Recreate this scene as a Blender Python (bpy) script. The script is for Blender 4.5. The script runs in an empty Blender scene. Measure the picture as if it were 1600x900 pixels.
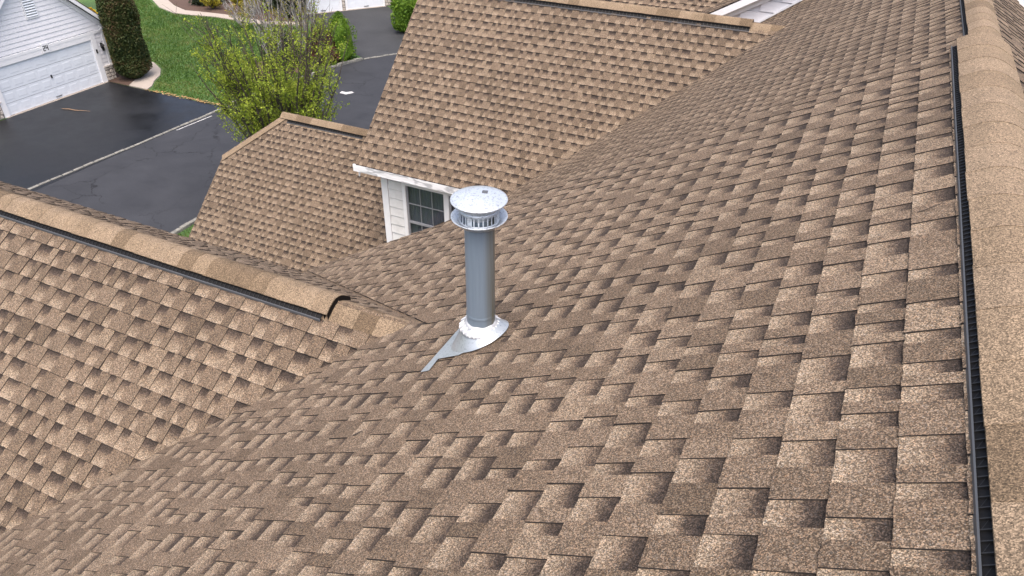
import bpy, math, random
from mathutils import Vector, Matrix, noise as mnoise
R = math.radians
scene = bpy.context.scene
CAMZ = 12.5                                   # eye height above the street

# ---------------------------------------------------------------- camera
yaw, pitch, roll, FPX = R(24.955), R(34.473), R(0.737), 1159.2
fw = Vector((-math.sin(yaw) * math.cos(pitch), math.cos(yaw) * math.cos(pitch), -math.sin(pitch)))
rt = Vector((math.cos(yaw), math.sin(yaw), 0)); up = rt.cross(fw)
rt2 = rt * math.cos(roll) + up * math.sin(roll); up2 = up * math.cos(roll) - rt * math.sin(roll)
cam = bpy.data.cameras.new('camera'); co = bpy.data.objects.new('camera', cam)
scene.collection.objects.link(co); scene.camera = co
M3 = Matrix((rt2, up2, -fw)).transposed()
co.matrix_world = Matrix.Translation((0, 0, CAMZ)) @ M3.to_4x4()
cam.sensor_width = 36; cam.lens = FPX / 1600 * 36; cam.clip_start = 0.05; cam.clip_end = 2000

# ---------------------------------------------------------------- sky, sun, exposure
SUN_EL, SUN_AZ = R(71), R(156)                # azimuth of the sun measured clockwise from +Y
w = bpy.data.worlds.new('World'); scene.world = w; w.use_nodes = True
nt = w.node_tree; bg = nt.nodes['Background']; sky = nt.nodes.new('ShaderNodeTexSky')
sky.sky_type = 'NISHITA'; sky.sun_disc = False; sky.sun_elevation = SUN_EL; sky.sun_rotation = SUN_AZ
sky.air_density = 0.6; sky.dust_density = 6.0; sky.ozone_density = 0.3
nt.links.new(sky.outputs[0], bg.inputs[0]); bg.inputs[1].default_value = 0.15
sl = bpy.data.lights.new('sun', 'SUN'); sl.energy = 0.5; sl.angle = R(90); sl.color = (1, 0.97, 0.93)
so = bpy.data.objects.new('sun', sl); scene.collection.objects.link(so)
sd = Vector((math.sin(SUN_AZ) * math.cos(SUN_EL), math.cos(SUN_AZ) * math.cos(SUN_EL), math.sin(SUN_EL)))
so.rotation_euler = sd.to_track_quat('Z', 'Y').to_euler()
vs = scene.view_settings; vs.view_transform = 'Standard'; vs.look = 'None'; vs.gamma = 1
vs.use_curve_mapping = False; vs.exposure = 1.46
scene.render.engine = 'CYCLES'

# ---------------------------------------------------------------- helpers
def link(o, parent=None):
    scene.collection.objects.link(o)
    if parent is not None: o.parent = parent
    return o
def tag(o, label=None, cat=None, group=None, kind=None):
    if label: o['label'] = label
    if cat: o['category'] = cat
    if group: o['group'] = group
    if kind: o['kind'] = kind
    return o
def empty(name, loc=(0, 0, 0)):
    o = bpy.data.objects.new(name, None); o.location = loc; o.empty_display_size = 0.2
    return link(o)
class MB:
    """collects faces for ONE mesh object (world coordinates)"""
    def __init__(s): s.v = []; s.f = []; s.c = []; s.m = []
    def add(s, vs, fs, cols=None):
        n = len(s.v); s.v += [tuple(p) for p in vs]; s.f += [tuple(i + n for i in f) for f in fs]
        s.c += cols if cols else [(0.5, 0.5, 0, 1)] * len(vs)
    def box(s, a, b):
        x0, y0, z0 = a; x1, y1, z1 = b
        s.add([(x0, y0, z0), (x1, y0, z0), (x1, y1, z0), (x0, y1, z0), (x0, y0, z1), (x1, y0, z1), (x1, y1, z1), (x0, y1, z1)],
              [(0, 3, 2, 1), (4, 5, 6, 7), (0, 1, 5, 4), (1, 2, 6, 5), (2, 3, 7, 6), (3, 0, 4, 7)])
    def obox(s, c, ax, ay, az):
        c = Vector(c); P = [c + ax * i + ay * j + az * k for k in (-1, 1) for j in (-1, 1) for i in (-1, 1)]
        s.add(P, [(0, 2, 3, 1), (4, 5, 7, 6), (0, 1, 5, 4), (1, 3, 7, 5), (3, 2, 6, 7), (2, 0, 4, 6)])
    def prism(s, poly, d):
        n = len(poly); d = Vector(d)
        s.add(list(poly) + [Vector(p) + d for p in poly],
              [tuple(range(n))[::-1], tuple(range(n, 2 * n))] + [(i, (i + 1) % n, n + (i + 1) % n, n + i) for i in range(n)])
    def tube(s, pts, rads, n=6, cap=True):
        rings = []; prev = None
        for i, p in enumerate(pts):
            p = Vector(p); d = (Vector(pts[min(i + 1, len(pts) - 1)]) - Vector(pts[max(i - 1, 0)])).normalized()
            a = d.orthogonal().normalized() if prev is None else (prev - d * prev.dot(d)).normalized()
            prev = a; b = d.cross(a)
            rings.append([p + (a * math.cos(2 * math.pi * k / n) + b * math.sin(2 * math.pi * k / n)) * rads[i] for k in range(n)])
        vs = [q for r in rings for q in r]; m = len(rings)
        fs = [(i * n + k, i * n + (k + 1) % n, (i + 1) * n + (k + 1) % n, (i + 1) * n + k) for i in range(m - 1) for k in range(n)]
        if cap: fs += [tuple(range(n))[::-1], tuple(range((m - 1) * n, m * n))]
        s.add(vs, fs)
    def lathe(s, c, prof, n=48, wob=None):
        c = Vector(c); vs = []
        for j, (r, z) in enumerate(prof):
            for k in range(n):
                a = 2 * math.pi * k / n; rr, zz = (r, z) if wob is None else wob(j, k, r, z)
                vs.append(c + Vector((rr * math.cos(a), rr * math.sin(a), zz)))
        m = len(prof)
        s.add(vs, [(i * n + k, i * n + (k + 1) % n, (i + 1) * n + (k + 1) % n, (i + 1) * n + k) for i in range(m - 1) for k in range(n)])
    def build(s, name, mat, parent=None, smooth=False, attr=False, edge=None):
        me = bpy.data.meshes.new(name); me.from_pydata(s.v, [], s.f); me.update()
        if attr:
            at = me.color_attributes.new('cell', 'FLOAT_COLOR', 'POINT')
            at.data.foreach_set('color', [x for c in s.c for x in c])
        if smooth: me.polygons.foreach_set('use_smooth', [True] * len(me.polygons))
        me.materials.append(mat)
        if edge:
            me.materials.append(edge); me.polygons.foreach_set('material_index', s.m)
        o = bpy.data.objects.new(name, me)
        return link(o, parent)

# ---------------------------------------------------------------- materials
def newmat(name):
    m = bpy.data.materials.new(name); m.use_nodes = True; t = m.node_tree
    return m, t, t.nodes['Principled BSDF']
def N(t, kind, **kw):
    n = t.nodes.new(kind)
    for k, v in kw.items():
        if isinstance(k, str) and hasattr(n, k): setattr(n, k, v)
        else: n.inputs[k.replace('_', ' ')].default_value = v
    return n
def ramp(t, stops, interp='LINEAR'):
    n = t.nodes.new('ShaderNodeValToRGB'); n.color_ramp.interpolation = interp; e = n.color_ramp.elements
    while len(e) > 1: e.remove(e[-1])
    e[0].position, e[0].color = stops[0][0], (*stops[0][1], 1)
    for p, c in stops[1:]: x = e.new(p); x.color = (*c, 1)
    return n
def g3(v): return (v, v, v)
def mix(t, blend, fac, a, b):
    n = t.nodes.new('ShaderNodeMix'); n.data_type = 'RGBA'; n.blend_type = blend
    for sock, val in ((n.inputs[0], fac), (n.inputs[6], a), (n.inputs[7], b)):
        if hasattr(val, 'is_output') or hasattr(val, 'links'): t.links.new(val, sock)
        elif isinstance(val, tuple): sock.default_value = (*val[:3], 1)
        else: sock.default_value = val
    return n.outputs[2]
def pos(t): return t.nodes.new('ShaderNodeNewGeometry').outputs['Position']
def noise_tex(t, vec, scale, detail=3, rough=0.6):
    n = N(t, 'ShaderNodeTexNoise', Scale=scale, Detail=detail, Roughness=rough); t.links.new(vec, n.inputs['Vector']); return n
def bump(t, b, height, strength, dist):
    n = N(t, 'ShaderNodeBump', Strength=strength, Distance=dist); t.links.new(height, n.inputs['Height']); t.links.new(n.outputs[0], b.inputs['Normal'])

def granules(t, p, scale, lo, hi):
    """mineral granules: every small cell its own brightness"""
    v = N(t, 'ShaderNodeTexVoronoi', Scale=scale); t.links.new(p, v.inputs['Vector'])
    sep = t.nodes.new('ShaderNodeSeparateColor'); t.links.new(v.outputs['Color'], sep.inputs[0])
    r = ramp(t, [(0.0, g3(lo)), (0.32, g3(lo * 1.7)), (0.6, g3(1.0)), (0.85, g3(hi * 0.78)), (1.0, g3(hi))])
    t.links.new(sep.outputs[0], r.inputs[0]); return r.outputs[0], v, sep
def shingle_mat():
    m, t, b = newmat('asphalt_shingle'); p = pos(t)
    at = t.nodes.new('ShaderNodeAttribute'); at.attribute_name = 'cell'
    sep = t.nodes.new('ShaderNodeSeparateColor'); t.links.new(at.outputs['Color'], sep.inputs[0])
    tone, grad, gap = sep.outputs
    tooth = ramp(t, [(0.0, (0.0882, 0.0683, 0.0497)), (0.45, (0.1186, 0.0922, 0.0677)), (0.8, (0.1429, 0.1125, 0.0835)), (1, (0.1710, 0.1365, 0.1008))]); t.links.new(tone, tooth.inputs[0])
    # printed blend of the lower ply: light granules low, dark band along the top
    nz = noise_tex(t, p, 28, 3); ma = t.nodes.new('ShaderNodeMath'); ma.operation = 'MULTIPLY_ADD'
    t.links.new(nz.outputs[0], ma.inputs[0]); ma.inputs[1].default_value = 0.42; ma.inputs[2].default_value = -0.21
    ad = t.nodes.new('ShaderNodeMath'); ad.operation = 'ADD'; t.links.new(ma.outputs[0], ad.inputs[0]); t.links.new(grad, ad.inputs[1])
    band = ramp(t, [(0.0, (0.2180, 0.1800, 0.1360)), (0.30, (0.1800, 0.1450, 0.1075)), (0.54, (0.1180, 0.0915, 0.0680)), (0.75, (0.0500, 0.0390, 0.0315)), (1, (0.0270, 0.0215, 0.0185))]); t.links.new(ad.outputs[0], band.inputs[0])
    c = mix(t, 'MIX', gap, tooth.outputs[0], band.outputs[0])
    g1, v1, s1 = granules(t, p, 330, 0.26, 2.1)
    g2, v2, s2 = granules(t, p, 170, 0.62, 1.42)
    c = mix(t, 'MULTIPLY', 0.85, c, g1); c = mix(t, 'MULTIPLY', 0.75, c, g2)
    hue = ramp(t, [(0, (1.0, 0.93, 0.82)), (0.45, (1, 1, 1)), (0.72, (1.16, 0.95, 0.78)), (1, (0.86, 1.0, 1.18))]); t.links.new(s1.outputs[1], hue.inputs[0])
    c = mix(t, 'MULTIPLY', 0.8, c, hue.outputs[0])
    st = noise_tex(t, p, 1.3, 4); sr = ramp(t, [(0.3, (0.88, 0.87, 0.86)), (0.62, (1.06, 1.05, 1.04))]); t.links.new(st.outputs[0], sr.inputs[0])
    c = mix(t, 'MULTIPLY', 1.0, c, sr.outputs[0])
    t.links.new(c, b.inputs['Base Color']); b.inputs['Roughness'].default_value = 0.9; b.inputs['Specular IOR Level'].default_value = 0.25
    bump(t, b, v1.outputs['Distance'], 0.55, 0.002)
    return m
def cap_mat():
    m, t, b = newmat('ridge_cap_shingle'); p = pos(t)
    at = t.nodes.new('ShaderNodeAttribute'); at.attribute_name = 'cell'
    sep = t.nodes.new('ShaderNodeSeparateColor'); t.links.new(at.outputs['Color'], sep.inputs[0])
    c = ramp(t, [(0, (0.0863, 0.0615, 0.0390)), (0.35, (0.1425, 0.1050, 0.0675)), (0.7, (0.1875, 0.1410, 0.0938)), (1, (0.2100, 0.1605, 0.1110))]); t.links.new(sep.outputs[0], c.inputs[0])
    c = c.outputs[0]
    g1, v1, s1 = granules(t, p, 330, 0.34, 1.9); g2, v2, s2 = granules(t, p, 170, 0.68, 1.35)
    c = mix(t, 'MULTIPLY', 0.85, c, g1); c = mix(t, 'MULTIPLY', 0.7, c, g2)
    st = noise_tex(t, p, 5, 4); sr = ramp(t, [(0.3, (0.88, 0.87, 0.86)), (0.62, (1.06, 1.05, 1.04))]); t.links.new(st.outputs[0], sr.inputs[0])
    c = mix(t, 'MULTIPLY', 1.0, c, sr.outputs[0])
    t.links.new(c, b.inputs['Base Color']); b.inputs['Roughness'].default_value = 0.9; b.inputs['Specular IOR Level'].default_value = 0.25
    bump(t, b, v1.outputs['Distance'], 0.55, 0.002)
    return m
def plain(name, col, rough=0.6, metal=0.0, var=0.12, scale=6, bmp=0.0, spec=0.4, col2=None):
    m, t, b = newmat(name); p = pos(t); nz = noise_tex(t, p, scale, 5)
    lo = tuple(x * (1 - var) for x in col) if col2 is None else col2
    r = ramp(t, [(0.32, lo), (0.66, col)]); t.links.new(nz.outputs[0], r.inputs[0]); t.links.new(r.outputs[0], b.inputs['Base Color'])
    b.inputs['Roughness'].default_value = rough; b.inputs['Metallic'].default_value = metal; b.inputs['Specular IOR Level'].default_value = spec
    if bmp: bump(t, b, nz.outputs[0], bmp, 0.01)
    return m
def asphalt(name, col, rough, crack, sheen):
    m, t, b = newmat(name); p = pos(t)
    n1 = noise_tex(t, p, 0.7, 6, 0.65); n2 = noise_tex(t, p, 40, 3)
    r = ramp(t, [(0.3, tuple(x * 0.72 for x in col)), (0.7, tuple(x * 1.25 for x in col))]); t.links.new(n1.outputs[0], r.inputs[0])
    r2 = ramp(t, [(0.3, g3(0.75)), (0.7, g3(1.25))]); t.links.new(n2.outputs[0], r2.inputs[0])
    c = mix(t, 'MULTIPLY', 1.0, r.outputs[0], r2.outputs[0])
    if crack:
        wn = noise_tex(t, p, 1.1, 4); va = t.nodes.new('ShaderNodeVectorMath'); va.operation = 'MULTIPLY_ADD'
        t.links.new(wn.outputs['Color'], va.inputs[0]); va.inputs[1].default_value = (1.6, 1.6, 0); t.links.new(p, va.inputs[2])
        vo = N(t, 'ShaderNodeTexVoronoi', Scale=crack, feature='DISTANCE_TO_EDGE'); t.links.new(va.outputs[0], vo.inputs['Vector'])
        cr = ramp(t, [(0.0, g3(0.22)), (0.004, g3(0.5)), (0.009, g3(1))]); t.links.new(vo.outputs['Distance'], cr.inputs[0])
        mk = noise_tex(t, p, 0.35, 3); mr = ramp(t, [(0.42, g3(0)), (0.58, g3(1))]); t.links.new(mk.outputs[0], mr.inputs[0])
        c = mix(t, 'MULTIPLY', mr.outputs[0], c, cr.outputs[0])
    t.links.new(c, b.inputs['Base Color'])
    rr = ramp(t, [(0.35, g3(rough - sheen)), (0.65, g3(rough + 0.05))]); t.links.new(n1.outputs[0], rr.inputs[0]); t.links.new(rr.outputs[0], b.inputs['Roughness'])
    b.inputs['Specular IOR Level'].default_value = 0.3; bump(t, b, n2.outputs[0], 0.25, 0.01)
    return m
def leaf_mat(name, cols, trans=0.25, scale=2.2):
    m, t, b = newmat(name); p = pos(t); nz = noise_tex(t, p, scale, 4)
    wn = t.nodes.new('ShaderNodeTexWhiteNoise'); t.links.new(N(t, 'ShaderNodeNewGeometry').outputs['Random Per Island'], wn.inputs['Vector'])
    mx = t.nodes.new('ShaderNodeMath'); mx.operation = 'MULTIPLY_ADD'; t.links.new(wn.outputs['Value'], mx.inputs[0]); mx.inputs[1].default_value = 0.45; t.links.new(nz.outputs[0], mx.inputs[2])
    s = t.nodes.new('ShaderNodeMath'); s.operation = 'SUBTRACT'; t.links.new(mx.outputs[0], s.inputs[0]); s.inputs[1].default_value = 0.22
    r = ramp(t, [(0.2 + 0.6 * i / max(1, len(cols) - 1), c) for i, c in enumerate(cols)]); t.links.new(s.outputs[0], r.inputs[0])
    t.links.new(r.outputs[0], b.inputs['Base Color']); b.inputs['Roughness'].default_value = 0.6; b.inputs['Specular IOR Level'].default_value = 0.25
    if trans:
        tr = t.nodes.new('ShaderNodeBsdfTranslucent'); t.links.new(r.outputs[0], tr.inputs[0])
        ms = t.nodes.new('ShaderNodeMixShader'); ms.inputs[0].default_value = trans
        t.links.new(b.outputs[0], ms.inputs[1]); t.links.new(tr.outputs[0], ms.inputs[2]); t.links.new(ms.outputs[0], t.nodes['Material Output'].inputs[0])
    return m
def galv_mat(name, base, rough, spots):
    m, t, b = newmat(name); p = pos(t); nz = noise_tex(t, p, 9, 5); sp = N(t, 'ShaderNodeTexVoronoi', Scale=170); t.links.new(p, sp.inputs['Vector'])
    r = ramp(t, [(0.3, tuple(x * 0.82 for x in base)), (0.7, base)]); t.links.new(nz.outputs[0], r.inputs[0])
    s2 = t.nodes.new('ShaderNodeSeparateColor'); t.links.new(sp.outputs['Color'], s2.inputs[0])
    sr = ramp(t, [(0.0, g3(1 - spots)), (0.25, g3(1.0)), (1, g3(1.0))]); t.links.new(s2.outputs[0], sr.inputs[0])
    c = mix(t, 'MULTIPLY', 1.0, r.outputs[0], sr.outputs[0]); t.links.new(c, b.inputs['Base Color'])
    b.inputs['Metallic'].default_value = 0.45; b.inputs['Roughness'].default_value = rough
    bump(t, b, nz.outputs[0], 0.08, 0.01); return m
def pipe_mat():
    m, t, b = newmat('painted_galvanised_pipe'); p = pos(t)
    mp = t.nodes.new('ShaderNodeMapping'); mp.inputs['Scale'].default_value = (55, 55, 2.2); t.links.new(p, mp.inputs[0])
    st = noise_tex(t, mp.outputs[0], 1.0, 4); r = ramp(t, [(0.3, (0.142, 0.186, 0.232)), (0.7, (0.170, 0.216, 0.264))]); t.links.new(st.outputs[0], r.inputs[0])
    mp2 = t.nodes.new('ShaderNodeMapping'); mp2.inputs['Scale'].default_value = (38, 38, 0.9); t.links.new(p, mp2.inputs[0])
    ru = noise_tex(t, mp2.outputs[0], 1.0, 3); rr = ramp(t, [(0.60, g3(0)), (0.70, g3(0.55))]); t.links.new(ru.outputs[0], rr.inputs[0])
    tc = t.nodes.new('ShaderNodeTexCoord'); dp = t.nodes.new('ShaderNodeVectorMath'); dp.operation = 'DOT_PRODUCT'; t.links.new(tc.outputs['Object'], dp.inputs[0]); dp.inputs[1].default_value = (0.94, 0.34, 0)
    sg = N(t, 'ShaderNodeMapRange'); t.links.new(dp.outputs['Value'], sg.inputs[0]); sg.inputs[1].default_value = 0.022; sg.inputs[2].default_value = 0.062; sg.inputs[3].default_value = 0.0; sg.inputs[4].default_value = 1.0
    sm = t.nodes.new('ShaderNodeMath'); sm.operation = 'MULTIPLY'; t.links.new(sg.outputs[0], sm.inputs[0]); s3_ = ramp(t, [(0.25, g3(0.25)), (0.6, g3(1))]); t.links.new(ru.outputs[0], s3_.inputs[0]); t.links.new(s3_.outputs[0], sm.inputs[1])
    c = mix(t, 'MIX', sm.outputs[0], r.outputs[0], (0.105, 0.098, 0.066)); t.links.new(c, b.inputs['Base Color'])  # streaky olive stain, with the shade of the right side painted in
    b.inputs['Metallic'].default_value = 0.0; b.inputs['Roughness'].default_value = 0.38; return m
def fascia_mat():
    m, t, b = newmat('wrapped_fascia'); p = pos(t)
    mp = t.nodes.new('ShaderNodeMapping'); mp.inputs['Scale'].default_value = (2.2, 1, 7); t.links.new(p, mp.inputs[0])
    nz = noise_tex(t, mp.outputs[0], 1.0, 2); wv = ramp(t, [(0.44, (0.78, 0.79, 0.80)), (0.49, (0.42, 0.43, 0.45)), (0.52, (0.45, 0.46, 0.47)), (0.57, (0.78, 0.79, 0.80))]); t.links.new(nz.outputs[0], wv.inputs[0])
    t.links.new(wv.outputs[0], b.inputs['Base Color']); b.inputs['Roughness'].default_value = 0.45; bump(t, b, nz.outputs[0], 0.4, 0.05); return m
def siding_mat():
    m, t, b = newmat('lap_siding_wall'); p = pos(t); wv = N(t, 'ShaderNodeTexWave', Scale=1.6, bands_direction='Z', wave_profile='SAW'); t.links.new(p, wv.inputs['Vector'])
    b.inputs['Base Color'].default_value = (0.74, 0.74, 0.75, 1); b.inputs['Roughness'].default_value = 0.5; bump(t, b, wv.outputs['Fac'], 0.6, 0.03); return m

SHINGLE = shingle_mat(); CAP = cap_mat(); EDGE = plain('asphalt_edge_and_shade', (0.026, 0.022, 0.020), 0.95, var=0.4, scale=60)  # EDGE: dark cut asphalt, also the painted shade line below each course
WHITE = plain('white_vinyl', (0.80, 0.805, 0.81), 0.45, var=0.05); WHITE_SIDE = plain('white_siding', (0.79, 0.79, 0.81), 0.5, var=0.06, scale=3)
DIRTY = plain('weathered_siding', (0.74, 0.74, 0.73), 0.5, col2=(0.60, 0.60, 0.58), scale=4); SIDING = siding_mat(); FASCIA = fascia_mat()
DOORW = plain('white_door', (0.72, 0.76, 0.80), 0.4, var=0.04)
BLACK = plain('black_plastic', (0.006, 0.006, 0.0065), 0.6, var=0.3, spec=0.2); LIP = plain('grey_vent_edge', (0.075, 0.08, 0.088), 0.5)
RIB = plain('dark_vent_rib', (0.016, 0.0155, 0.015), 0.45)
GALV = galv_mat('galvanised_cap', (0.52, 0.57, 0.62), 0.34, 0.45); GALV2 = galv_mat('galvanised_flashing', (0.40, 0.44, 0.47), 0.36, 0.30)
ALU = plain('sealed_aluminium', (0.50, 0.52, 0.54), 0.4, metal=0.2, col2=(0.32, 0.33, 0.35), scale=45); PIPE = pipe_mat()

def glass_mat():
    m, t, b = newmat('window_glass'); tr = t.nodes.new('ShaderNodeBsdfTransparent'); tr.inputs[0].default_value = (0.84, 0.86, 0.88, 1); gl = t.nodes.new('ShaderNodeBsdfGlossy'); gl.inputs['Roughness'].default_value = 0.03; gl.inputs[0].default_value = (0.9, 0.95, 1, 1)
    ms = t.nodes.new('ShaderNodeMixShader'); ms.inputs[0].default_value = 0.035; t.links.new(tr.outputs[0], ms.inputs[1]); t.links.new(gl.outputs[0], ms.inputs[2]); t.links.new(ms.outputs[0], t.nodes['Material Output'].inputs[0]); return m
GLASS = glass_mat(); CURTAIN = plain('grey_curtain', (0.150, 0.160, 0.185), 0.9)
STONE = plain('pale_veneer_stone', (0.56, 0.51, 0.45), 0.85, col2=(0.40, 0.36, 0.31), scale=3, bmp=0.4); MORTAR = plain('stone_mortar', (0.24, 0.22, 0.20), 0.95)
CONC = plain('concrete', (0.33, 0.29, 0.25), 0.9, scale=4, bmp=0.2); KERB = plain('kerb_block', (0.22, 0.215, 0.19), 0.9, col2=(0.11, 0.11, 0.10), scale=5, bmp=0.4)
MULCH = plain('bark_mulch', (0.10, 0.062, 0.045), 0.95, col2=(0.045, 0.028, 0.022), scale=25, bmp=0.8)
STREET = asphalt('street_asphalt', (0.026, 0.028, 0.033), 0.72, 0.33, 0.06); SEALED = asphalt('sealed_driveway', (0.010, 0.011, 0.013), 0.46, 0.0, 0.14)
GREYDRIVE = asphalt('grey_driveway', (0.034, 0.036, 0.039), 0.78, 0.0, 0.05)
def turf():
    m, t, b = newmat('turf'); p = pos(t); n1 = noise_tex(t, p, 0.55, 5); n2 = noise_tex(t, p, 14, 4)
    r = ramp(t, [(0.28, (0.0270, 0.0608, 0.0120)), (0.5, (0.0435, 0.0975, 0.0165)), (0.68, (0.0713, 0.1170, 0.0225)), (0.8, (0.1125, 0.1170, 0.0375))]); t.links.new(n1.outputs[0], r.inputs[0])
    r2 = ramp(t, [(0.3, g3(0.55)), (0.7, g3(1.35))]); t.links.new(n2.outputs[0], r2.inputs[0])
    c = mix(t, 'MULTIPLY', 1.0, r.outputs[0], r2.outputs[0]); t.links.new(c, b.inputs['Base Color']); b.inputs['Roughness'].default_value = 0.9; bump(t, b, n2.outputs[0], 0.8, 0.05); return m
TURF = turf(); BLADE = leaf_mat('grass_blade', [(0.0274, 0.0704, 0.0099), (0.0517, 0.1216, 0.0175), (0.0874, 0.1520, 0.0258), (0.1520, 0.1600, 0.0532)], 0.2, 0.7)
BARK = plain('dark_bark', (0.075, 0.060, 0.050), 0.9, col2=(0.035, 0.028, 0.024), scale=20); PALEBARK = plain('pale_bark', (0.36, 0.35, 0.33), 0.9, col2=(0.17, 0.16, 0.15), scale=12)
LEAF = leaf_mat('spring_leaf', [(0.11, 0.16, 0.016), (0.20, 0.27, 0.026), (0.36, 0.41, 0.05)], 0.3)
EVERG = leaf_mat('arborvitae_spray', [(0.0112, 0.0224, 0.0064), (0.0288, 0.0480, 0.0112), (0.0544, 0.0624, 0.0176), (0.0840, 0.0528, 0.0256)], 0.05, 1.3)
DARKEV = leaf_mat('dark_evergreen', [(0.008, 0.014, 0.007), (0.017, 0.028, 0.010), (0.034, 0.043, 0.018)], 0.05)
BRIGHT = leaf_mat('bright_shrub_leaf', [(0.0504, 0.1050, 0.0105), (0.0936, 0.1800, 0.0150), (0.1584, 0.2550, 0.0225)], 0.25)
YELLOW = leaf_mat('yellow_shoot', [(0.10, 0.10, 0.015), (0.24, 0.21, 0.02), (0.36, 0.30, 0.03)], 0.25); FORSY = leaf_mat('yellow_blossom', [(0.45, 0.30, 0.02), (0.65, 0.46, 0.03)], 0.2)
RUSSET = leaf_mat('russet_leaf', [(0.030, 0.012, 0.010), (0.075, 0.028, 0.020), (0.15, 0.075, 0.045)], 0.1)
DRYLEAF = leaf_mat('dry_leaf', [(0.14, 0.075, 0.03), (0.30, 0.19, 0.08), (0.42, 0.30, 0.15)], 0.1)
INK = plain('black_paint', (0.012, 0.012, 0.012), 0.5); STICKM = plain('bare_stick', (0.30, 0.19, 0.11), 0.9); PAINT = plain('white_road_paint', (0.50, 0.50, 0.49), 0.8, col2=(0.25, 0.25, 0.25), scale=9)

# ---------------------------------------------------------------- the ground and the street
def sheet(name, poly, z, mat, parent=None, th=0.0):
    b = MB()
    if th: b.prism([(x, y, z - th) for x, y in poly], (0, 0, th))
    else: b.add([(x, y, z) for x, y in poly], [tuple(range(len(poly)))])
    o = b.build(name, mat, parent)
    if parent is None: tag(o, kind='structure')
    return o
sheet('ground', [(-600, -600), (600, -600), (600, 600), (-600, 600)], 0, TURF)
FK = [(-26.35, -30), (-26.2, 14.4), (-25.86, 18.94), (-25.67, 23.2), (-25.55, 25.5), (-25.2, 28), (-24.85, 29.8), (-24.49, 31.48), (-24.1, 32.6), (-23.1, 34.1), (-21.2, 36), (-17, 38.6), (-8, 42), (10, 46)]
NK = [(10, 38), (-6, 34.5), (-13.5, 31), (-17, 27), (-18.6, 22), (-19.0, 15.1), (-19.05, -30)]
sheet('street', FK + NK, 0.004, STREET)
sheet('driveway', [(-33.1, 12.0), (-25.95, 12.0), (-25.62, 23.85), (-33.1, 23.9)], 0.012, SEALED)
A2 = Vector((-32.66, 38.36, 0)); T2 = Vector((0.6216, 0.7833, 0)); N2 = Vector((0.7833, -0.6216, 0))
d2 = [(-32.75, 38.2), (-30.83, 36.97), (-28.87, 35.65), (-26.16, 33.79), (-24.15, 32.62), (-23.1, 34.15), (-21.3, 36.05), (-24.0, 37.3), (-27.0, 40.9), (-29.2, 42.6)]
sheet('driveway', d2, 0.010, GREYDRIVE)
sheet('walkway', [(-31.75, 23.92), (-30.55, 23.92), (-30.75, 24.4), (-31.2, 24.95), (-31.6, 25.7), (-32.3, 26.4), (-33.4, 27.0), (-34.6, 27.2), (-34.6, 26.5), (-33.3, 26.2), (-32.5, 25.4), (-32.3, 24.9)], 0.05, CONC, th=0.05)
sheet('walkway', [(-46, 39), (-44.0, 36.7), (-41.95, 35.4), (-40.07, 34.78), (-38.7, 34.95), (-37.0, 35.3), (-33.8, 35.25), (-30.95, 36.35), (-31.4, 36.9), (-33.6, 35.95), (-37.0, 36.0), (-38.6, 35.8), (-39.9, 35.6), (-41.4, 36.15), (-43.2, 37.2), (-45.2, 39.2)], 0.05, CONC, th=0.05)
sheet('mulch_bed', [(-43.4, 37.2), (-41.3, 36.2), (-39.8, 35.65), (-38.5, 35.85), (-37, 36.05), (-33.6, 36.0), (-31.45, 36.95), (-32.9, 38.3), (-36, 42), (-46, 44)], 0.03, MULCH, th=0.03)
sheet('mulch_bed', [(-33.2, 23.93), (-31.78, 23.93), (-32.3, 24.9), (-32.6, 25.5), (-33.4, 26.1), (-34.6, 26.4), (-34.6, 24.4), (-33.2, 24.5)], 0.035, MULCH, th=0.035)
sheet('mulch_bed', [(-28.6, 27.6), (-26.4, 27.6), (-25.6, 29.6), (-25.2, 31.4), (-26.2, 32.6), (-27.8, 31.6), (-28.8, 29.4)], 0.03, MULCH, th=0.03)

def kerb(name, pts, label, rise, bw, bl, cat='kerb'):
    root = empty(name, (pts[0][0], pts[0][1], 0)); tag(root, label, cat)
    rnd = random.Random(5); seg = 0.0; i = 0; P = Vector((*pts[0], 0)); done = 0
    path = []
    for a, b in zip(pts[:-1], pts[1:]):
        a = Vector((*a, 0)); b = Vector((*b, 0)); n = max(1, round((b - a).length / bl))
        for k in range(n): path.append((a + (b - a) * ((k + 0.5) / n), (b - a).normalized(), (b - a).length / n))
    for c, d, l in path:
        s = Vector((-d.y, d.x, 0)); hh = rise * rnd.uniform(0.8, 1.15); bm = MB()
        off = s * rnd.uniform(-0.012, 0.012); q = rnd.uniform(0.92, 0.975)
        base = [c + off + d * (l / 2 * q * i) + s * (bw / 2 * j) for i, j in ((-1, -1), (1, -1), (1, 1), (-1, 1))]
        top = [c + off + d * (l / 2 * (q - 0.09) * i) + s * (bw / 2 * 0.86 * j) + Vector((0, 0, hh)) for i, j in ((-1, -1), (1, -1), (1, 1), (-1, 1))]
        mid = [b0 + Vector((0, 0, hh - 0.02)) for b0 in base]
        bm.add([b0 - root.location for b0 in base + mid + top], [(0, 1, 5, 4), (1, 2, 6, 5), (2, 3, 7, 6), (3, 0, 4, 7), (4, 5, 9, 8), (5, 6, 10, 9), (6, 7, 11, 10), (7, 4, 8, 11), (8, 9, 10, 11)])
        bm.build('kerb_stone', KERB, root)
kerb('kerb', [(-26.16, 12.0), (-26.15, 14.4), (-25.86, 18.94), (-25.67, 23.2), (-25.62, 23.9)], 'low pale stone strip between black driveway and street', 0.035, 0.13, 0.45)
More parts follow.
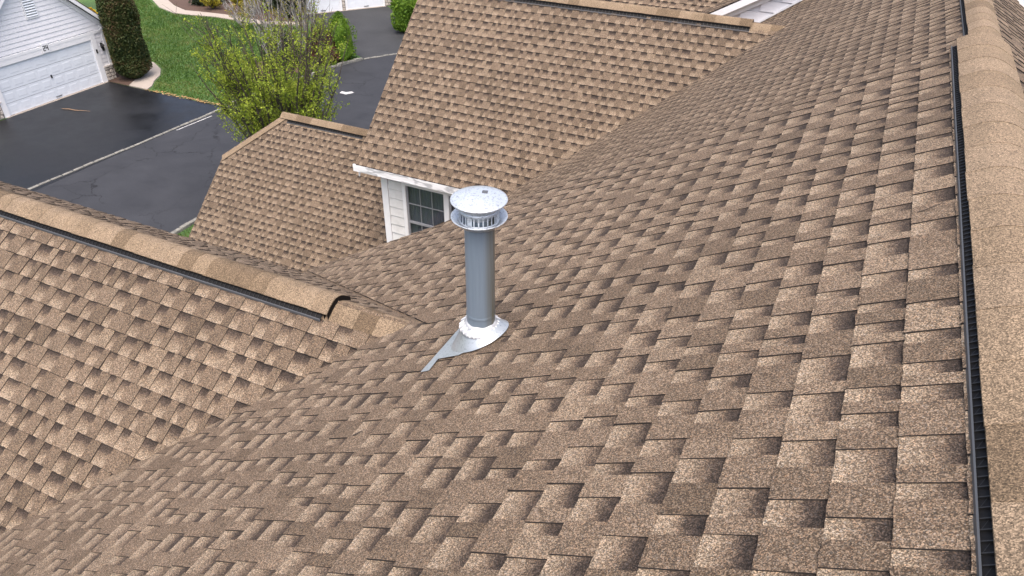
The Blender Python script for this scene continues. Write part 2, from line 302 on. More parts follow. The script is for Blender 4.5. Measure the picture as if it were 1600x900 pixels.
kerb('kerb', [(-25.58, 24.0), (-25.5, 25.5), (-25.15, 28), (-24.8, 29.8), (-24.49, 31.48), (-24.15, 32.5)], 'raised grey block kerb along the lawn behind the leafing tree', 0.13, 0.16, 0.30)
kerb('kerb', [(-24.1, 32.58), (-23.1, 34.1), (-21.2, 36)], 'low stone strip across the mouth of the grey driveway', 0.04, 0.13, 0.40)
kerb('kerb', [(-19.0, 8.0), (-19.0, 15.1), (-18.6, 22), (-17, 27)], 'pale kerb beside the green patch at the brown clipped gable', 0.12, 0.15, 0.40)
for nm, q, lab in (('road_marking', [(-25.60, 20.9), (-25.545, 20.9), (-25.40, 22.8), (-25.455, 22.8)], 'white painted line beside the stone strip of black driveway'),
                   ('road_marking', [(-22.15, 27.75), (-21.75, 27.7), (-21.55, 28.1), (-21.75, 28.18), (-21.95, 27.98), (-22.2, 28.0)], 'small white paint mark on the street right of the tree')):
    tag(sheet(nm, q, 0.010, PAINT), lab, 'road marking'); bpy.data.objects[-1] if False else None
for o in scene.objects:
    if o.name.startswith('road_marking') and 'kind' in o: del o['kind']

def grass(name, poly_test, box, n, seed, hmin=0.05, hmax=0.10):
    rnd = random.Random(seed); b = MB(); x0, y0, x1, y1 = box
    for i in range(n):
        x, y = rnd.uniform(x0, x1), rnd.uniform(y0, y1)
        if not poly_test(x, y): continue
        a = rnd.uniform(0, 6.28); wd = rnd.uniform(0.012, 0.03); h = rnd.uniform(hmin, hmax); lx, ly = rnd.gauss(0, 0.03), rnd.gauss(0, 0.03)
        b.add([(x - math.cos(a) * wd, y - math.sin(a) * wd, 0), (x + math.cos(a) * wd, y + math.sin(a) * wd, 0), (x + lx, y + ly, h)], [(0, 1, 2)])
    return b.build(name, BLADE)
def pin(poly):
    def f(x, y):
        c = False; n = len(poly)
        for i in range(n):
            (xa, ya), (xb, yb) = poly[i], poly[i - 1]
            if (ya > y) != (yb > y) and x < (xb - xa) * (y - ya) / (yb - ya) + xa: c = not c
        return c
    return f
LAWN = [(-30.4, 24.05), (-25.75, 24.05), (-25.6, 26), (-25.2, 28), (-24.9, 29.8), (-24.6, 31.4), (-24.3, 32.5), (-26.2, 33.6), (-28.9, 35.5), (-30.9, 36.3), (-33.8, 35.2), (-37.0, 35.25), (-38.7, 34.9), (-40.1, 34.7), (-42.0, 35.3), (-44.2, 36.6), (-46, 38.5), (-48, 38), (-40, 27.3), (-34.6, 27.3), (-33.4, 27.1), (-32.2, 26.5), (-31.5, 25.7), (-31.1, 25.0), (-30.7, 24.5)]
inl = pin(LAWN); b1 = pin([(-28.6, 27.6), (-26.4, 27.6), (-25.6, 29.6), (-25.2, 31.4), (-26.2, 32.6), (-27.8, 31.6), (-28.8, 29.4)])
tag(grass('lawn_grass', lambda x, y: inl(x, y) and not b1(x, y), (-48, 24, -24, 38.5), 110000, 1), 'mown green lawn between the garages across the street', 'grass', kind='stuff')
tag(grass('lawn_grass', lambda x, y: x > -18.85, (-18.85, 12.5, -14.5, 21), 9000, 2), 'green grass patch beside the clipped brown gable', 'grass', kind='stuff')
def litter(name, label, pts, n, mat, size, spread, seed):
    rnd = random.Random(seed); b = MB()
    for i in range(n):
        k = rnd.randrange(len(pts) - 1); t = rnd.random(); x = pts[k][0] + (pts[k + 1][0] - pts[k][0]) * t + rnd.gauss(0, spread); y = pts[k][1] + (pts[k + 1][1] - pts[k][1]) * t + rnd.gauss(0, spread)
        s = size * rnd.uniform(0.5, 1.2); a = rnd.uniform(0, 6.28); d1 = Vector((math.cos(a), math.sin(a), rnd.uniform(-0.2, 0.3))) * s; d2_ = Vector((-math.sin(a), math.cos(a), rnd.uniform(-0.2, 0.3))) * s * 0.6
        c = Vector((x, y, 0.03 + rnd.uniform(0, 0.02))); b.add([c - d1, c + d2_, c + d1, c - d2_], [(0, 1, 2, 3)])
    tag(b.build(name, mat), label, 'leaves', kind='stuff')
litter('fallen_leaves', 'dry tan leaves strewn along the lawn edge of the black driveway', [(-30.5, 23.92), (-28, 23.93), (-25.8, 23.95)], 260, DRYLEAF, 0.06, 0.06, 3)

# ---------------------------------------------------------------- the brown-roofed house: slopes and shingles
house = empty('house', (0.6, 2, 0)); tag(house, 'large house with brown shingle roofs of several gables, seen from its own ridge', 'house')
H0 = house.location.copy()
class Slope:
    def __init__(s, ridge, U, down, tanp):        # ridge: a point on the deck ridge line, U along courses, down: horizontal downhill direction
        s.O = Vector(ridge); s.U = Vector(U).normalized(); d = Vector(down).normalized(); a = math.atan(tanp)
        s.V = -(d * math.cos(a) - Vector((0, 0, math.sin(a)))); s.N = s.U.cross(s.V)
        if s.N.z < 0: s.N = -s.N
    def p(s, u, v, h=0): return s.O + s.U * u + s.V * v + s.N * h
def clip(poly, a, b, c):                           # keep a*u+b*v<=c
    out = []
    for i in range(len(poly)):
        P, Q = poly[i - 1], poly[i]; dp, dq = a * P[0] + b * P[1] - c, a * Q[0] + b * Q[1] - c
        if dp <= 0 < dq or dq <= 0 < dp:
            t = dp / (dp - dq); out.append((P[0] + (Q[0] - P[0]) * t, P[1] + (Q[1] - P[1]) * t))
        if dq <= 0: out.append(Q)
    return out
CELLS = []
def project(p):
    d = p - Vector((0, 0, CAMZ)); z = d.dot(fw)
    if z < 0.15: return None
    return 800 + FPX * d.dot(rt2) / z, 450 - FPX * d.dot(up2) / z
def lay(slope_obj, S, u0, u1, v_first, e, vmin, clips, drop, seed, cellclip=None, fine=False, out=0.003, thick=1.0):
    rnd = random.Random(seed); k = 0; vb = v_first
    while vb + e > vmin:
        vt = vb + e + 0.012
        u = u0 - rnd.uniform(0, 0.3); tooth = rnd.random() < 0.5; tone0 = rnd.uniform(-0.06, 0.06)
        while u < u1:
            wd = rnd.choice((0.050, 0.065, 0.085, 0.105, 0.125)) * rnd.uniform(0.88, 1.15) if tooth else rnd.choice((0.055, 0.075, 0.095, 0.115)) * rnd.uniform(0.88, 1.15)
            a0, a1 = u, u + wd; u = a1; isT = tooth; tooth = not tooth
            if tooth is False and rnd.random() < 0.04: tooth = True       # two plain tabs side by side now and then
            nb = 4 if fine else 1
            poly = [(a0 + (a1 - a0) * i / nb, vb + (rnd.uniform(-0.0018, 0.0018) if fine else 0)) for i in range(nb + 1)] + [(a1, vt), (a0, vt)]
            for (a, b_, c) in clips + (cellclip(0.5 * (a0 + a1), vb) if cellclip else []):
                poly = clip(poly, a, b_, c)
                if len(poly) < 3: break
            if len(poly) < 3: continue
            lift = rnd.gauss(0, 0.0007) + (0.003 if rnd.random() < 0.03 else 0)
            hb, ht = ((0.0200, 0.0085) if isT else (0.0135, 0.0020)); hb = hb * thick + lift; ht = ht * thick
            P3 = [S.p(x, y, hb + (ht - hb) * min(1, max(0, (y - vb) / e))) for x, y in poly]
            if drop and drop(P3): continue
            B3 = [S.p(x, y - (out if y < vb + 0.004 else 0), -0.004) for x, y in poly]; n = len(poly)  # butt foot pushed downslope: its dark strip paints the course's contact shade
            tone = min(1, max(0, rnd.gauss(0.52, 0.20) + tone0 + 0.16 * mnoise.noise(Vector((a0 * 0.9, k * 0.31, seed))))); gs = rnd.uniform(0.82, 1.12)
            cols = [(tone, min(1.2, max(0, (y - vb) / e)) * gs, 0.0 if isT else 1.0, 1) for x, y in poly] * 2
            fs = [tuple(range(n))] + [(i, n + i, n + (i + 1) % n, (i + 1) % n) for i in range(n)]
            if (P3[1] - P3[0]).cross(P3[-1] - P3[0]).dot(S.N) < 0: fs = [f[::-1] for f in fs]
            pr = [project(q) for q in P3]; area = 0
            if all(pr):
                cx = sum(q[0] for q in pr) / n; cy = sum(q[1] for q in pr) / n
                if 0 < cx < 1600 and 0 < cy < 900:
                    area = abs(sum(pr[i - 1][0] * pr[i][1] - pr[i][0] * pr[i - 1][1] for i in range(n))) / 2
            CELLS.append((area, slope_obj, [q - H0 for q in P3 + B3], fs, cols))
        vb -= e; k += 1
def deck(name, poly3, label, th=0.03):
    b = MB(); n = len(poly3)
    b.prism([Vector(p) - H0 - Vector((0, 0, th)) for p in poly3], (0, 0, th)); o = b.build(name, SHINGLE, house, attr=True); tag(o, label); return o
def Z(z): return z + CAMZ
TN, TF, TG1, TG1F, TG2, TJ, T3 = 0.5834, 0.715, 0.69, 0.79, 0.9725, 0.93, 0.575
NRX, NRZ = 0.592, -1.16            # near ridge
FRX, FRZ = 0.852, -1.627           # far, lower ridge
zn = lambda x: NRZ - abs(x - NRX) * TN
zf = lambda x: FRZ - abs(x - FRX) * TF
G1Y, G1Z = 2.96, -2.70
zg1 = lambda y: G1Z - (G1Y - y) * TG1 if y < G1Y else G1Z - (y - G1Y) * TG1F
G2Y, G2Z = 12.2, -3.045
zg2 = lambda y: G2Z - abs(y - G2Y) * TG2
JY, JZ = 11.58, -5.917
zj = lambda y: JZ - abs(y - JY) * TJ
S3Z = lambda x: -3.46 + (x + 2.75) * T3
RAKE = 4.87
# main slope by the camera
SN = Slope((NRX, 0, Z(NRZ)), (0, 1, 0), (-1, 0, 0), TN)
d_near = deck('roof_slope', [(NRX, -3, Z(NRZ)), (NRX, RAKE - 0.01, Z(NRZ)), (-5.0, RAKE - 0.01, Z(zn(-5.0))), (-5.0, -3, Z(zn(-5.0)))], 'nearest main roof slope of brown laminated shingles')
cs = math.cos(math.atan(TN)); fvd = (4.51 - 2.96) / ((-2.05 + 4.16) / cs)   # far valley: u - 2.96 = -fvd*(v-vd)
VD = (-2.05 - NRX) / cs
def ncc(u, v):
    if u > G1Y - 0.05: return [(1 * -1, -(1 / 1) * fvd, -(G1Y + fvd * VD) - 0.075)] if False else [(-1.0, -fvd, -(G1Y + 0.05 + fvd * VD))]
    return []
def drop_near(P): return all(q.x < -2.0 and q.z - CAMZ < zg1(q.y) - 0.05 for q in P)
lay(d_near, SN, -0.5, RAKE, -0.174, 0.143, VD - 3.2, [(1, 0, RAKE), (0, 1, -0.155)], drop_near, 11, ncc, fine=True, thick=.74)
SNR = Slope((NRX, 0, Z(NRZ)), (0, 1, 0), (1, 0, 0), TN)
d_nr = deck('roof_slope', [(NRX, -3, Z(NRZ) - .002), (5.5, -3, Z(zn(5.5))), (5.5, RAKE - 0.01, Z(zn(5.5))), (NRX, RAKE - 0.01, Z(NRZ) - .002)], 'brown shingle slope falling away right of the near ridge')
lay(d_nr, SNR, 1.0, RAKE, -0.174, 0.143, -1.6, [(1, 0, RAKE), (0, 1, -0.155)], None, 12)
# lower main slope beyond the step
SF = Slope((FRX, 0, Z(FRZ)), (0, 1, 0), (-1, 0, 0), TF)
d_far = deck('roof_slope', [(FRX, 4.6, Z(FRZ)), (FRX, 15.0, Z(FRZ)), (-3.6, 15.0, Z(zf(-3.6))), (-6.8, 9.88, Z(zf(-6.8))), (-6.8, 4.6, Z(zf(-6.8)))], 'farther, lower main slope of small-looking brown shingles')
def drop_far(P): return all((9.65 < q.y < 15 and q.z - CAMZ < zg2(q.y) - 0.06) for q in P) or all(q.y > 14.0 for q in P)
lay(d_far, SF, 4.7, 14.0, -0.290, 0.1355, -9.2, [(-1, 0, -4.7), (1, 0, 14.0), (0, 1, -0.15)], drop_far, 13, thick=.75)
SFR = Slope((FRX, 0, Z(FRZ)), (0, 1, 0), (1, 0, 0), TF)
d_fr = deck('roof_slope', [(FRX, 4.6, Z(FRZ) - .002), (5.5, 4.6, Z(zf(5.5))), (5.5, 10.5, Z(zf(5.5))), (FRX, 10.5, Z(FRZ) - .002)], 'brown shingle slope right of the farther ridge')
lay(d_fr, SFR, 4.7, 10.5, -0.20, 0.1355, -2.2, [(-1, 0, -4.7), (1, 0, 10.5), (0, 1, -0.15)], None, 14)
# cross gable on the left
SG1 = Slope((0, G1Y, Z(G1Z)), (1, 0, 0), (0, -1, 0), TG1)
d_g1 = deck('roof_slope', [(-1.9, G1Y, Z(G1Z)), (-9.5, G1Y, Z(G1Z)), (-9.5, -2.2, Z(zg1(-2.2))), (-1.9, -2.2, Z(zg1(-2.2)))], 'cross gable slope at left facing the camera')
def drop_g1(P): return all(q.z - CAMZ < zn(q.x) - 0.05 for q in P)
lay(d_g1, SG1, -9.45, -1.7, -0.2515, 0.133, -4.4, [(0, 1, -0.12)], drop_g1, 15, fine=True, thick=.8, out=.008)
SG1F = Slope((0, G1Y, Z(G1Z)), (1, 0, 0), (0, 1, 0), TG1F)
d_g1f = deck('roof_slope', [(-2.2, G1Y, Z(G1Z) - .002), (-2.2, 4.5, Z(zg1(4.5))), (-9.5, 4.5, Z(zg1(4.5))), (-9.5, G1Y, Z(G1Z) - .002)], 'narrow far slope behind the left ridge')
lay(d_g1f, SG1F, -9.4, -2.0, -0.20, 0.133, -1.96, [(0, 1, -0.02), (0, -1, 1.965)], drop_g1, 16)
# big middle gable with the dormer window wall
SG2 = Slope((0, G2Y, Z(G2Z)), (1, 0, 0), (0, -1, 0), TG2)
cs2 = math.cos(math.atan(TG2)); EV2 = -(G2Y - 9.6) / cs2
d_g2 = deck('roof_slope', [(-1.0, G2Y, Z(G2Z)), (-7.49, G2Y, Z(G2Z)), (-7.49, 9.61, Z(zg2(9.61))), (-4.1, 9.61, Z(zg2(9.61)))], 'large middle gable slope above the window')
def drop_g2(P): return all(q.z - CAMZ < zf(q.x) - 0.05 for q in P)
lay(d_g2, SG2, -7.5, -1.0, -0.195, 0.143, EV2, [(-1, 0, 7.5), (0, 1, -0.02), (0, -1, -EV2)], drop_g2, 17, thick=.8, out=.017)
d_g2b = deck('roof_slope', [(-0.6, G2Y, Z(G2Z) - .002), (-0.6, 14.8, Z(zg2(14.8))), (-7.49, 14.8, Z(zg2(14.8))), (-7.49, G2Y, Z(G2Z) - .002)], 'back slope of the middle gable')
# clipped gable lower left
SJ = Slope((0, JY, Z(JZ)), (1, 0, 0), (0, -1, 0), TJ); csj = math.cos(math.atan(TJ)); EVJ = -(JY - 8.75) / csj
XH, XR = -10.73, -11.85                                    # hip start on the ridge, rake
vh = -(JY - 10.72) / csj
d_j = deck('roof_slope', [(-7.2, JY, Z(JZ)), (XH, JY, Z(JZ)), (XR + 0.01, 10.72, Z(zj(10.72))), (XR + 0.01, 8.76, Z(zj(8.76))), (-7.2, 8.76, Z(zj(8.76)))], 'lower clipped gable slope beside the window wall')
hip = ((XR - XH), vh)                                       # hip line from (XH,0) to (XR,vh)
hn = (-(-hip[1]), -hip[0]); sgn = 1
ha, hb_ = hip[1], -hip[0]                                   # a*u+b*v <= c, keep the +u side
hc = ha * XH
if ha * (-8.0) + hb_ * (-1.0) > hc: ha, hb_, hc = -ha, -hb_, -hc
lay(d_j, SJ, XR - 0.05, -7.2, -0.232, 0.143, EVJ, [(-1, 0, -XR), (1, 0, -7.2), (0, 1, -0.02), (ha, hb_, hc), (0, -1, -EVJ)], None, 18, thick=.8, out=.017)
d_jb = deck('roof_slope', [(-7.2, JY, Z(JZ) - .002), (-7.2, 14.4, Z(zj(14.4))), (XR, 14.4, Z(zj(14.4))), (XR, 2 * JY - 10.72, Z(zj(10.72))), (XH, JY, Z(JZ) - .002)], 'back slope of the clipped gable')
d_jh = deck('roof_slope', [(XH, JY, Z(JZ) - .002), (XR, 2 * JY - 10.72, Z(zj(10.72)) - .002), (XR, 10.72, Z(zj(10.72)) - .002)], 'small hip end of the clipped gable')
# raised section at the far end with its white gable wall, and the gable behind it
S3 = Slope((0.5, 0, Z(S3Z(0.5))), (0, 1, 0), (-1, 0, 0), T3)
d_s3 = deck('roof_slope', [(0.5, 13.8, Z(S3Z(0.5))), (0.5, 24, Z(S3Z(0.5))), (-6, 24, Z(S3Z(-6))), (-6, 13.8, Z(S3Z(-6)))], 'raised slope above the far white gable wall')
lay(d_s3, S3, 13.78, 18, -1.5, 0.143, -6.0, [(-1, 0, -13.78), (1, 0, 18)], lambda P: all(q.z - CAMZ < -3.59 + (q.y - 14.19) * 0.55 - 0.05 for q in P), 19)
G3P = (0, 17.5, Z(-3.59 + (17.5 - 14.19) * 0.55)); SG3 = Slope(G3P, (1, 0, 0), (0, -1, 0), 0.55)
d_g3 = deck('roof_slope', [(-1.5, 17.5, G3P[2]), (-6.3, 17.5, G3P[2]), (-6.3, 13.4, Z(-3.59 - 0.79 * 0.55)), (-1.5, 13.4, Z(-3.59 - 0.79 * 0.55))], 'brown slope seen over the middle ridge')
lay(d_g3, SG3, -6.1, -1.7, -0.05, 0.143, -4.2, [], lambda P: all(q.z - CAMZ < S3Z(q.x) - 0.05 for q in P), 20)

CELLS.sort(key=lambda c: -c[0])
rest = {}
for i, (area, so_, vs_, fs_, cols_) in enumerate(CELLS):
    if i < 300:
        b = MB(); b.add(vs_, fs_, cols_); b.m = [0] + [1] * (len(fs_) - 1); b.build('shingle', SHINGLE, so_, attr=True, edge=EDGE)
    else:
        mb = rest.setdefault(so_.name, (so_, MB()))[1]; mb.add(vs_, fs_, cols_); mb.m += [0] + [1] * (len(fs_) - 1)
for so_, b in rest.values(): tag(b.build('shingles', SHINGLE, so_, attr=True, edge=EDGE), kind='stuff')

# ---------------------------------------------------------------- ridge vents and caps
def prof(a_list, tl, tr, dl, dr, rr, lift):
    """cross profile over a ridge: signed run a (neg = side l), rounded crown"""
    out = []
    for a in a_list:
        tn, d = (tl, dl) if a < 0 else (tr, dr); c = math.cos(math.atan(tn)); x = abs(a) * c
        f = x * x / (2 * rr) + rr / 2 if x < rr else x
        out.append(Vector(d) * x + Vector((0, 0, -tn * f + lift)))
    return out
def caps(parent, P0, P1, tl, tr, dl, dr, wid, lift, e, seed, butt=1, rr=0.05, darkp=0.25, seg=10, taper=0.0, dark=None):
    rnd = random.Random(seed); P0, P1 = Vector(P0), Vector(P1); D = (P1 - P0); L = D.length; D.normalize(); n = max(1, round(L / e)); e = L / n
    for k in range(n):
        wl = wid * rnd.uniform(0.985, 1.015); al = [wl * (2 * i / seg - 1) for i in range(seg + 1)]
        q0 = P0 + D * (k * e - (0.02 if butt > 0 else 0.0)); q1 = P0 + D * ((k + 1) * e + (0.0 if butt > 0 else 0.02))
        hi, lo = lift + 0.0062 + rnd.uniform(-.0006, .0006), lift + 0.004
        h0, h1 = (lo, hi) if butt > 0 else (hi, lo)
        rows = []
        for (q, h, jit) in ((q0, h0, 1), (q1, h1, 1)):
            js = rnd.uniform(-0.004, 0.004)
            rows.append([q + D * js * (abs(i - seg / 2) / (seg / 2)) + p for i, p in enumerate(prof(al, tl, tr, dl, dr, rr, h))])
        dn = [[p - Vector((0, 0, 0.0045)) for p in r] for r in rows]
        vs_ = [p - H0 for p in rows[0] + rows[1] + dn[0] + dn[1]]; m = seg + 1
        fs_ = []
        for i in range(seg):
            fs_ += [(i, i + 1, m + i + 1, m + i), (2 * m + i, 3 * m + i, 3 * m + i + 1, 2 * m + i + 1), (i, 2 * m + i, 2 * m + i + 1, i + 1), (m + i, m + i + 1, 3 * m + i + 1, 3 * m + i)]
        fs_ += [(0, m, 3 * m, 2 * m), (seg, 2 * m + seg, 3 * m + seg, m + seg)]
        if (vs_[1] - vs_[0]).cross(vs_[m] - vs_[0]).z < 0: fs_ = [f[::-1] for f in fs_]
        isd = rnd.random() < darkp
        tone = rnd.uniform(0.12, 0.34) if isd else rnd.uniform(0.62, 0.92)
        b = MB(); b.add(vs_, fs_, [(tone, 0, 0, 1)] * len(vs_)); o = b.build('ridge_cap', CAP, parent, smooth=False, attr=True)
def vent(name, P0, P1, tl, tr, dl, dr, aflange, acap, lift, label, rib=0.03, sides=(-1, 1), rr=0.05):
    P0, P1 = Vector(P0), Vector(P1); D = (P1 - P0); L = D.length; D.normalize(); up_ = Vector((0, 0, 1))
    def at(a, h): return prof([a], tl, tr, dl, dr, rr, 0)[0] + up_ * h
    b = MB()
    ring = [at(-acap + .004, .012), at(-acap + .012, lift - .002)] + [at(acap * (i / 5), lift - .002) for i in range(-4, 5)] + [at(acap - .012, lift - .002), at(acap - .004, .012)]
    m = len(ring); b.add([P0 + p - H0 for p in ring] + [P1 + p - H0 for p in ring], [(i, i + 1, m + i + 1, m + i) for i in range(m - 1)])
    o = b.build(name, BLACK, house); tag(o, label)
    for sd_ in sides:
        f = MB(); A = [at(sd_ * aflange, .012), at(sd_ * (aflange + .004), .012), at(sd_ * (aflange + .004), .0285), at(sd_ * aflange, .030)]
        f.add([P0 + p - H0 for p in A] + [P1 + p - H0 for p in A], [(0, 1, 2, 3), (7, 6, 5, 4), (0, 4, 5, 1), (1, 5, 6, 2), (2, 6, 7, 3), (3, 7, 4, 0)]); f.build('vent_edge', LIP, o)
        fl = MB(); A = [at(sd_ * (acap - .02), .0215), at(sd_ * aflange, .0215)]
        fl.add([P0 + p - H0 for p in A] + [P1 + p - H0 for p in A], [(0, 1, 3, 2)]); fl.build('vent_floor', BLACK, o)
        r_ = MB(); nn = int(L / rib)
        for k in range(nn):
            q = P0 + D * (rib * (k + .5)); t_ = D * .0016
            A = [at(sd_ * (acap - .006), .020), at(sd_ * aflange, .020), at(sd_ * aflange, .0255), at(sd_ * (acap - .004), lift * .62)]
            r_.add([q + p - t_ - H0 for p in A] + [q + p + t_ - H0 for p in A], [(0, 1, 2, 3), (7, 6, 5, 4), (0, 4, 5, 1), (1, 5, 6, 2), (2, 6, 7, 3), (3, 7, 4, 0)])
            if k % 2 == 0:
                q2 = q + D * rib * 0.9; A0, A1 = at(sd_ * (acap + .0), .024), at(sd_ * (aflange - .004), .024); w3 = D * .001
                r_.add([q + A1 - w3 - H0, q + A1 + w3 - H0, q2 + A0 + w3 - H0, q2 + A0 - w3 - H0], [(0, 1, 2, 3)])
        tag(r_.build('vent_ribs', RIB, o), kind='stuff')
    return o
xm, xp = (-1, 0, 0), (1, 0, 0); ym, yp = (0, -1, 0), (0, 1, 0)
v1 = vent('ridge_vent', (NRX, 0.1, Z(NRZ)), (NRX, RAKE + 0.02, Z(NRZ)), TN, TN, xm, xp, 0.170, 0.151, 0.046, 'near ridge vent with black slotted edges', rr=.09)
caps(v1, (NRX, 0.1, Z(NRZ)), (NRX, RAKE + 0.05, Z(NRZ)), TN, TN, xm, xp, 0.155, 0.046, 0.24, 31, butt=-1, rr=0.09, darkp=0.08, seg=14)
v2 = vent('ridge_vent', (FRX, RAKE - .1, Z(FRZ)), (FRX, 13.7, Z(FRZ)), TF, TF, xm, xp, 0.166, 0.144, 0.046, 'ridge vent of the farther lower ridge', rr=.08)
caps(v2, (FRX, RAKE - .1, Z(FRZ)), (FRX, 13.7, Z(FRZ)), TF, TF, xm, xp, 0.147, 0.046, 0.24, 32, butt=-1, rr=0.08, darkp=0.08)
v3 = vent('ridge_vent', (-9.4, G1Y, Z(G1Z)), (-2.62, G1Y, Z(G1Z)), TG1, TG1F, ym, yp, 0.168, 0.140, 0.045, 'left gable ridge vent ending in an open black end', rib=0.035, rr=.07)
caps(v3, (-9.4, G1Y, Z(G1Z)), (-2.58, G1Y, Z(G1Z)), TG1, TG1F, ym, yp, 0.145, 0.045, 0.125, 37, butt=1, rr=0.07, darkp=0.22, seg=12)
caps(v3, (-2.66, G1Y, Z(G1Z)), (-1.98, G1Y, Z(G1Z)), TG1, TG1F, ym, yp, 0.150, 0.006, 0.13, 34, butt=1, rr=0.06, darkp=0.3, seg=12)
ve = MB(); A = prof([-.150 + .025 * i for i in range(13)], TG1, TG1F, ym, yp, 0.07, 0.05); B = prof([-.150 + .025 * i for i in range(13)], TG1, TG1F, ym, yp, 0.06, 0.012)
for sx in (-2.60, -2.572): ve.add([Vector((sx, G1Y, Z(G1Z))) + p - H0 for p in A + B], [(i, i + 1, 14 + i, 13 + i) for i in range(12)])
ve.build('vent_end', BLACK, v3)
v4 = vent('ridge_vent', (-7.5, G2Y, Z(G2Z)), (-1.66, G2Y, Z(G2Z)), TG2, TG2, ym, yp, 0.200, 0.160, 0.060, 'ridge vent of the middle gable', rib=0.06, rr=.06)
caps(v4, (-7.5, G2Y, Z(G2Z)), (-1.64, G2Y, Z(G2Z)), TG2, TG2, ym, yp, 0.163, 0.060, 0.19, 35, butt=1, rr=0.06, darkp=0.35)
caps(v4, (-1.70, G2Y, Z(G2Z)), (-1.02, G2Y, Z(G2Z)), TG2, TG2, ym, yp, 0.175, 0.012, 0.19, 36, butt=1, rr=0.05, darkp=0.35)
v5 = vent('ridge_vent', (XH + .12, JY, Z(JZ)), (-8.7, JY, Z(JZ)), TJ, TJ, ym, yp, 0.200, 0.160, 0.060, 'ridge vent of the clipped gable', rib=0.06, rr=.06)
caps(v5, (XH - .06, JY, Z(JZ)), (-7.3, JY, Z(JZ)), TJ, TJ, ym, yp, 0.165, 0.060, 0.40, 38, butt=1, rr=0.06, darkp=0.4)
hp0, hp1 = Vector((XR - .02, 10.70, Z(zj(10.70)))), Vector((XH, JY, Z(JZ))); hd = hp1 - hp0; hs = Vector((hd.y, -hd.x, 0)).normalized()
hipcap = tag(deck('hip_line', [hp0 + hs * .02, hp1 + hs * .02, hp1 - hs * .02, hp0 - hs * .02], 'hip of the clipped gable covered with cap shingles'))
caps(hipcap, hp0, hp1, 0.62, 0.62, hs, -hs, 0.15, 0.02, 0.19, 39, butt=1, rr=0.05, darkp=0.2)

# ---------------------------------------------------------------- walls, trim and window of the house
ez0 = Z(zg2(9.6)) - .31
def part(name, b, mat, label=None, parent=house, smooth=False):
    b.v = [tuple(Vector(v) - H0) for v in b.v]; o = b.build(name, mat, parent, smooth)
    if label: tag(o, label)
    return o
b = MB(); b.prism([(-4.6, -3, 0), (-4.6, -3, Z(zn(-4.6)) - .12), (NRX, -3, Z(NRZ) - .12), (5.2, -3, Z(zn(5.2)) - .12), (5.2, -3, 0)], (0, 7.6, 0)); part('wall', b, SIDING, 'white siding walls below the nearest roof')
b = MB(); b.prism([(-6.6, 4.62, 0), (-6.6, 4.62, Z(zf(-6.6)) - .12), (FRX, 4.62, Z(FRZ) - .12), (5.2, 4.62, Z(zf(5.2)) - .12), (5.2, 4.62, 0)], (0, 5.2, 0)); part('wall', b, SIDING, 'white siding walls below the farther roof')
b = MB(); b.prism([(-9.2, -1.8, 0), (-9.2, 4.2, 0), (-9.2, 4.2, Z(zg1(4.2)) - .12), (-9.2, G1Y, Z(G1Z) - .12), (-9.2, -1.8, Z(zg1(-1.8)) - .12)], (7.0, 0, 0)); part('wall', b, SIDING, 'walls of the left cross gable')
b = MB(); b.prism([(-7.19, 10.08, 0), (-7.19, 14.3, 0), (-7.19, 14.3, Z(zg2(14.3)) - .14), (-7.19, G2Y, Z(G2Z) - .14), (-7.19, 10.08, Z(zg2(10.08)) - .14)], (6.2, 0, 0)); b.box((-7.19, 9.93, 2.5), (-6.75, 10.08, ez0)); b.box((-4.97, 9.93, 2.5), (-4.2, 10.08, ez0)); b.box((-6.75, 9.935, ez0 - .05), (-4.97, 10.08, ez0)); b.box((-6.75, 9.935, 2.5), (-4.97, 10.08, ez0 - 1.55)); part('wall', b, SIDING, 'white wall of the middle gable holding the window')
b = MB(); b.prism([(-11.5, 9.1, 0), (-7.25, 9.1, 0), (-7.25, 9.1, Z(zj(9.1)) - .14), (-11.5, 9.1, Z(zj(9.1)) - .14)], (0, 5.0, 0)); part('wall', b, SIDING, 'garage walls below the clipped gable')
b = MB(); b.prism([(-11.5, 9.2, Z(zj(9.2)) - .2), (-11.5, 10.7, Z(zj(10.72)) - .14), (-11.5, 12.4, Z(zj(10.72)) - .14), (-11.5, 13.9, Z(zj(9.2)) - .2)], (4.2, 0, 0)); part('wall', b, SIDING, 'trapezoid gable wall of the clipped gable')
# rake boards
def board(p0, p1, h, t, name='rake_board', lab=None, mat=None, drop=0.02):
    p0, p1 = Vector(p0), Vector(p1); d = (p1 - p0); ax = d / 2; az = Vector((0, 0, h / 2)); ay = Vector(t) / 2
    bb = MB(); bb.obox((p0 + p1) / 2 - Vector((0, 0, h / 2 + drop)), ax, ay, az); return part(name, bb, mat or WHITE, lab)
board((NRX, RAKE - .03, Z(NRZ) - .03), (-5.0, RAKE - .03, Z(zn(-5)) - .03), .18, (0, .02, 0)); board((NRX, RAKE - .03, Z(NRZ) - .03), (5.5, RAKE - .03, Z(zn(5.5)) - .03), .18, (0, .02, 0))
board((-7.47, 9.62, Z(zg2(9.62)) - .03), (-7.47, G2Y, Z(G2Z) - .03), .2, (.02, 0, 0)); board((-7.47, 14.8, Z(zg2(14.8)) - .03), (-7.47, G2Y, Z(G2Z) - .03), .2, (.02, 0, 0))
board((XR + .03, 8.78, Z(zj(8.78)) - .03), (XR + .03, 10.72, Z(zj(10.72)) - .03), .2, (.02, 0, 0)); board((XR + .03, 10.72, Z(zj(10.72)) - .035), (XR + .03, 12.44, Z(zj(10.72)) - .035), .2, (.02, 0, 0))
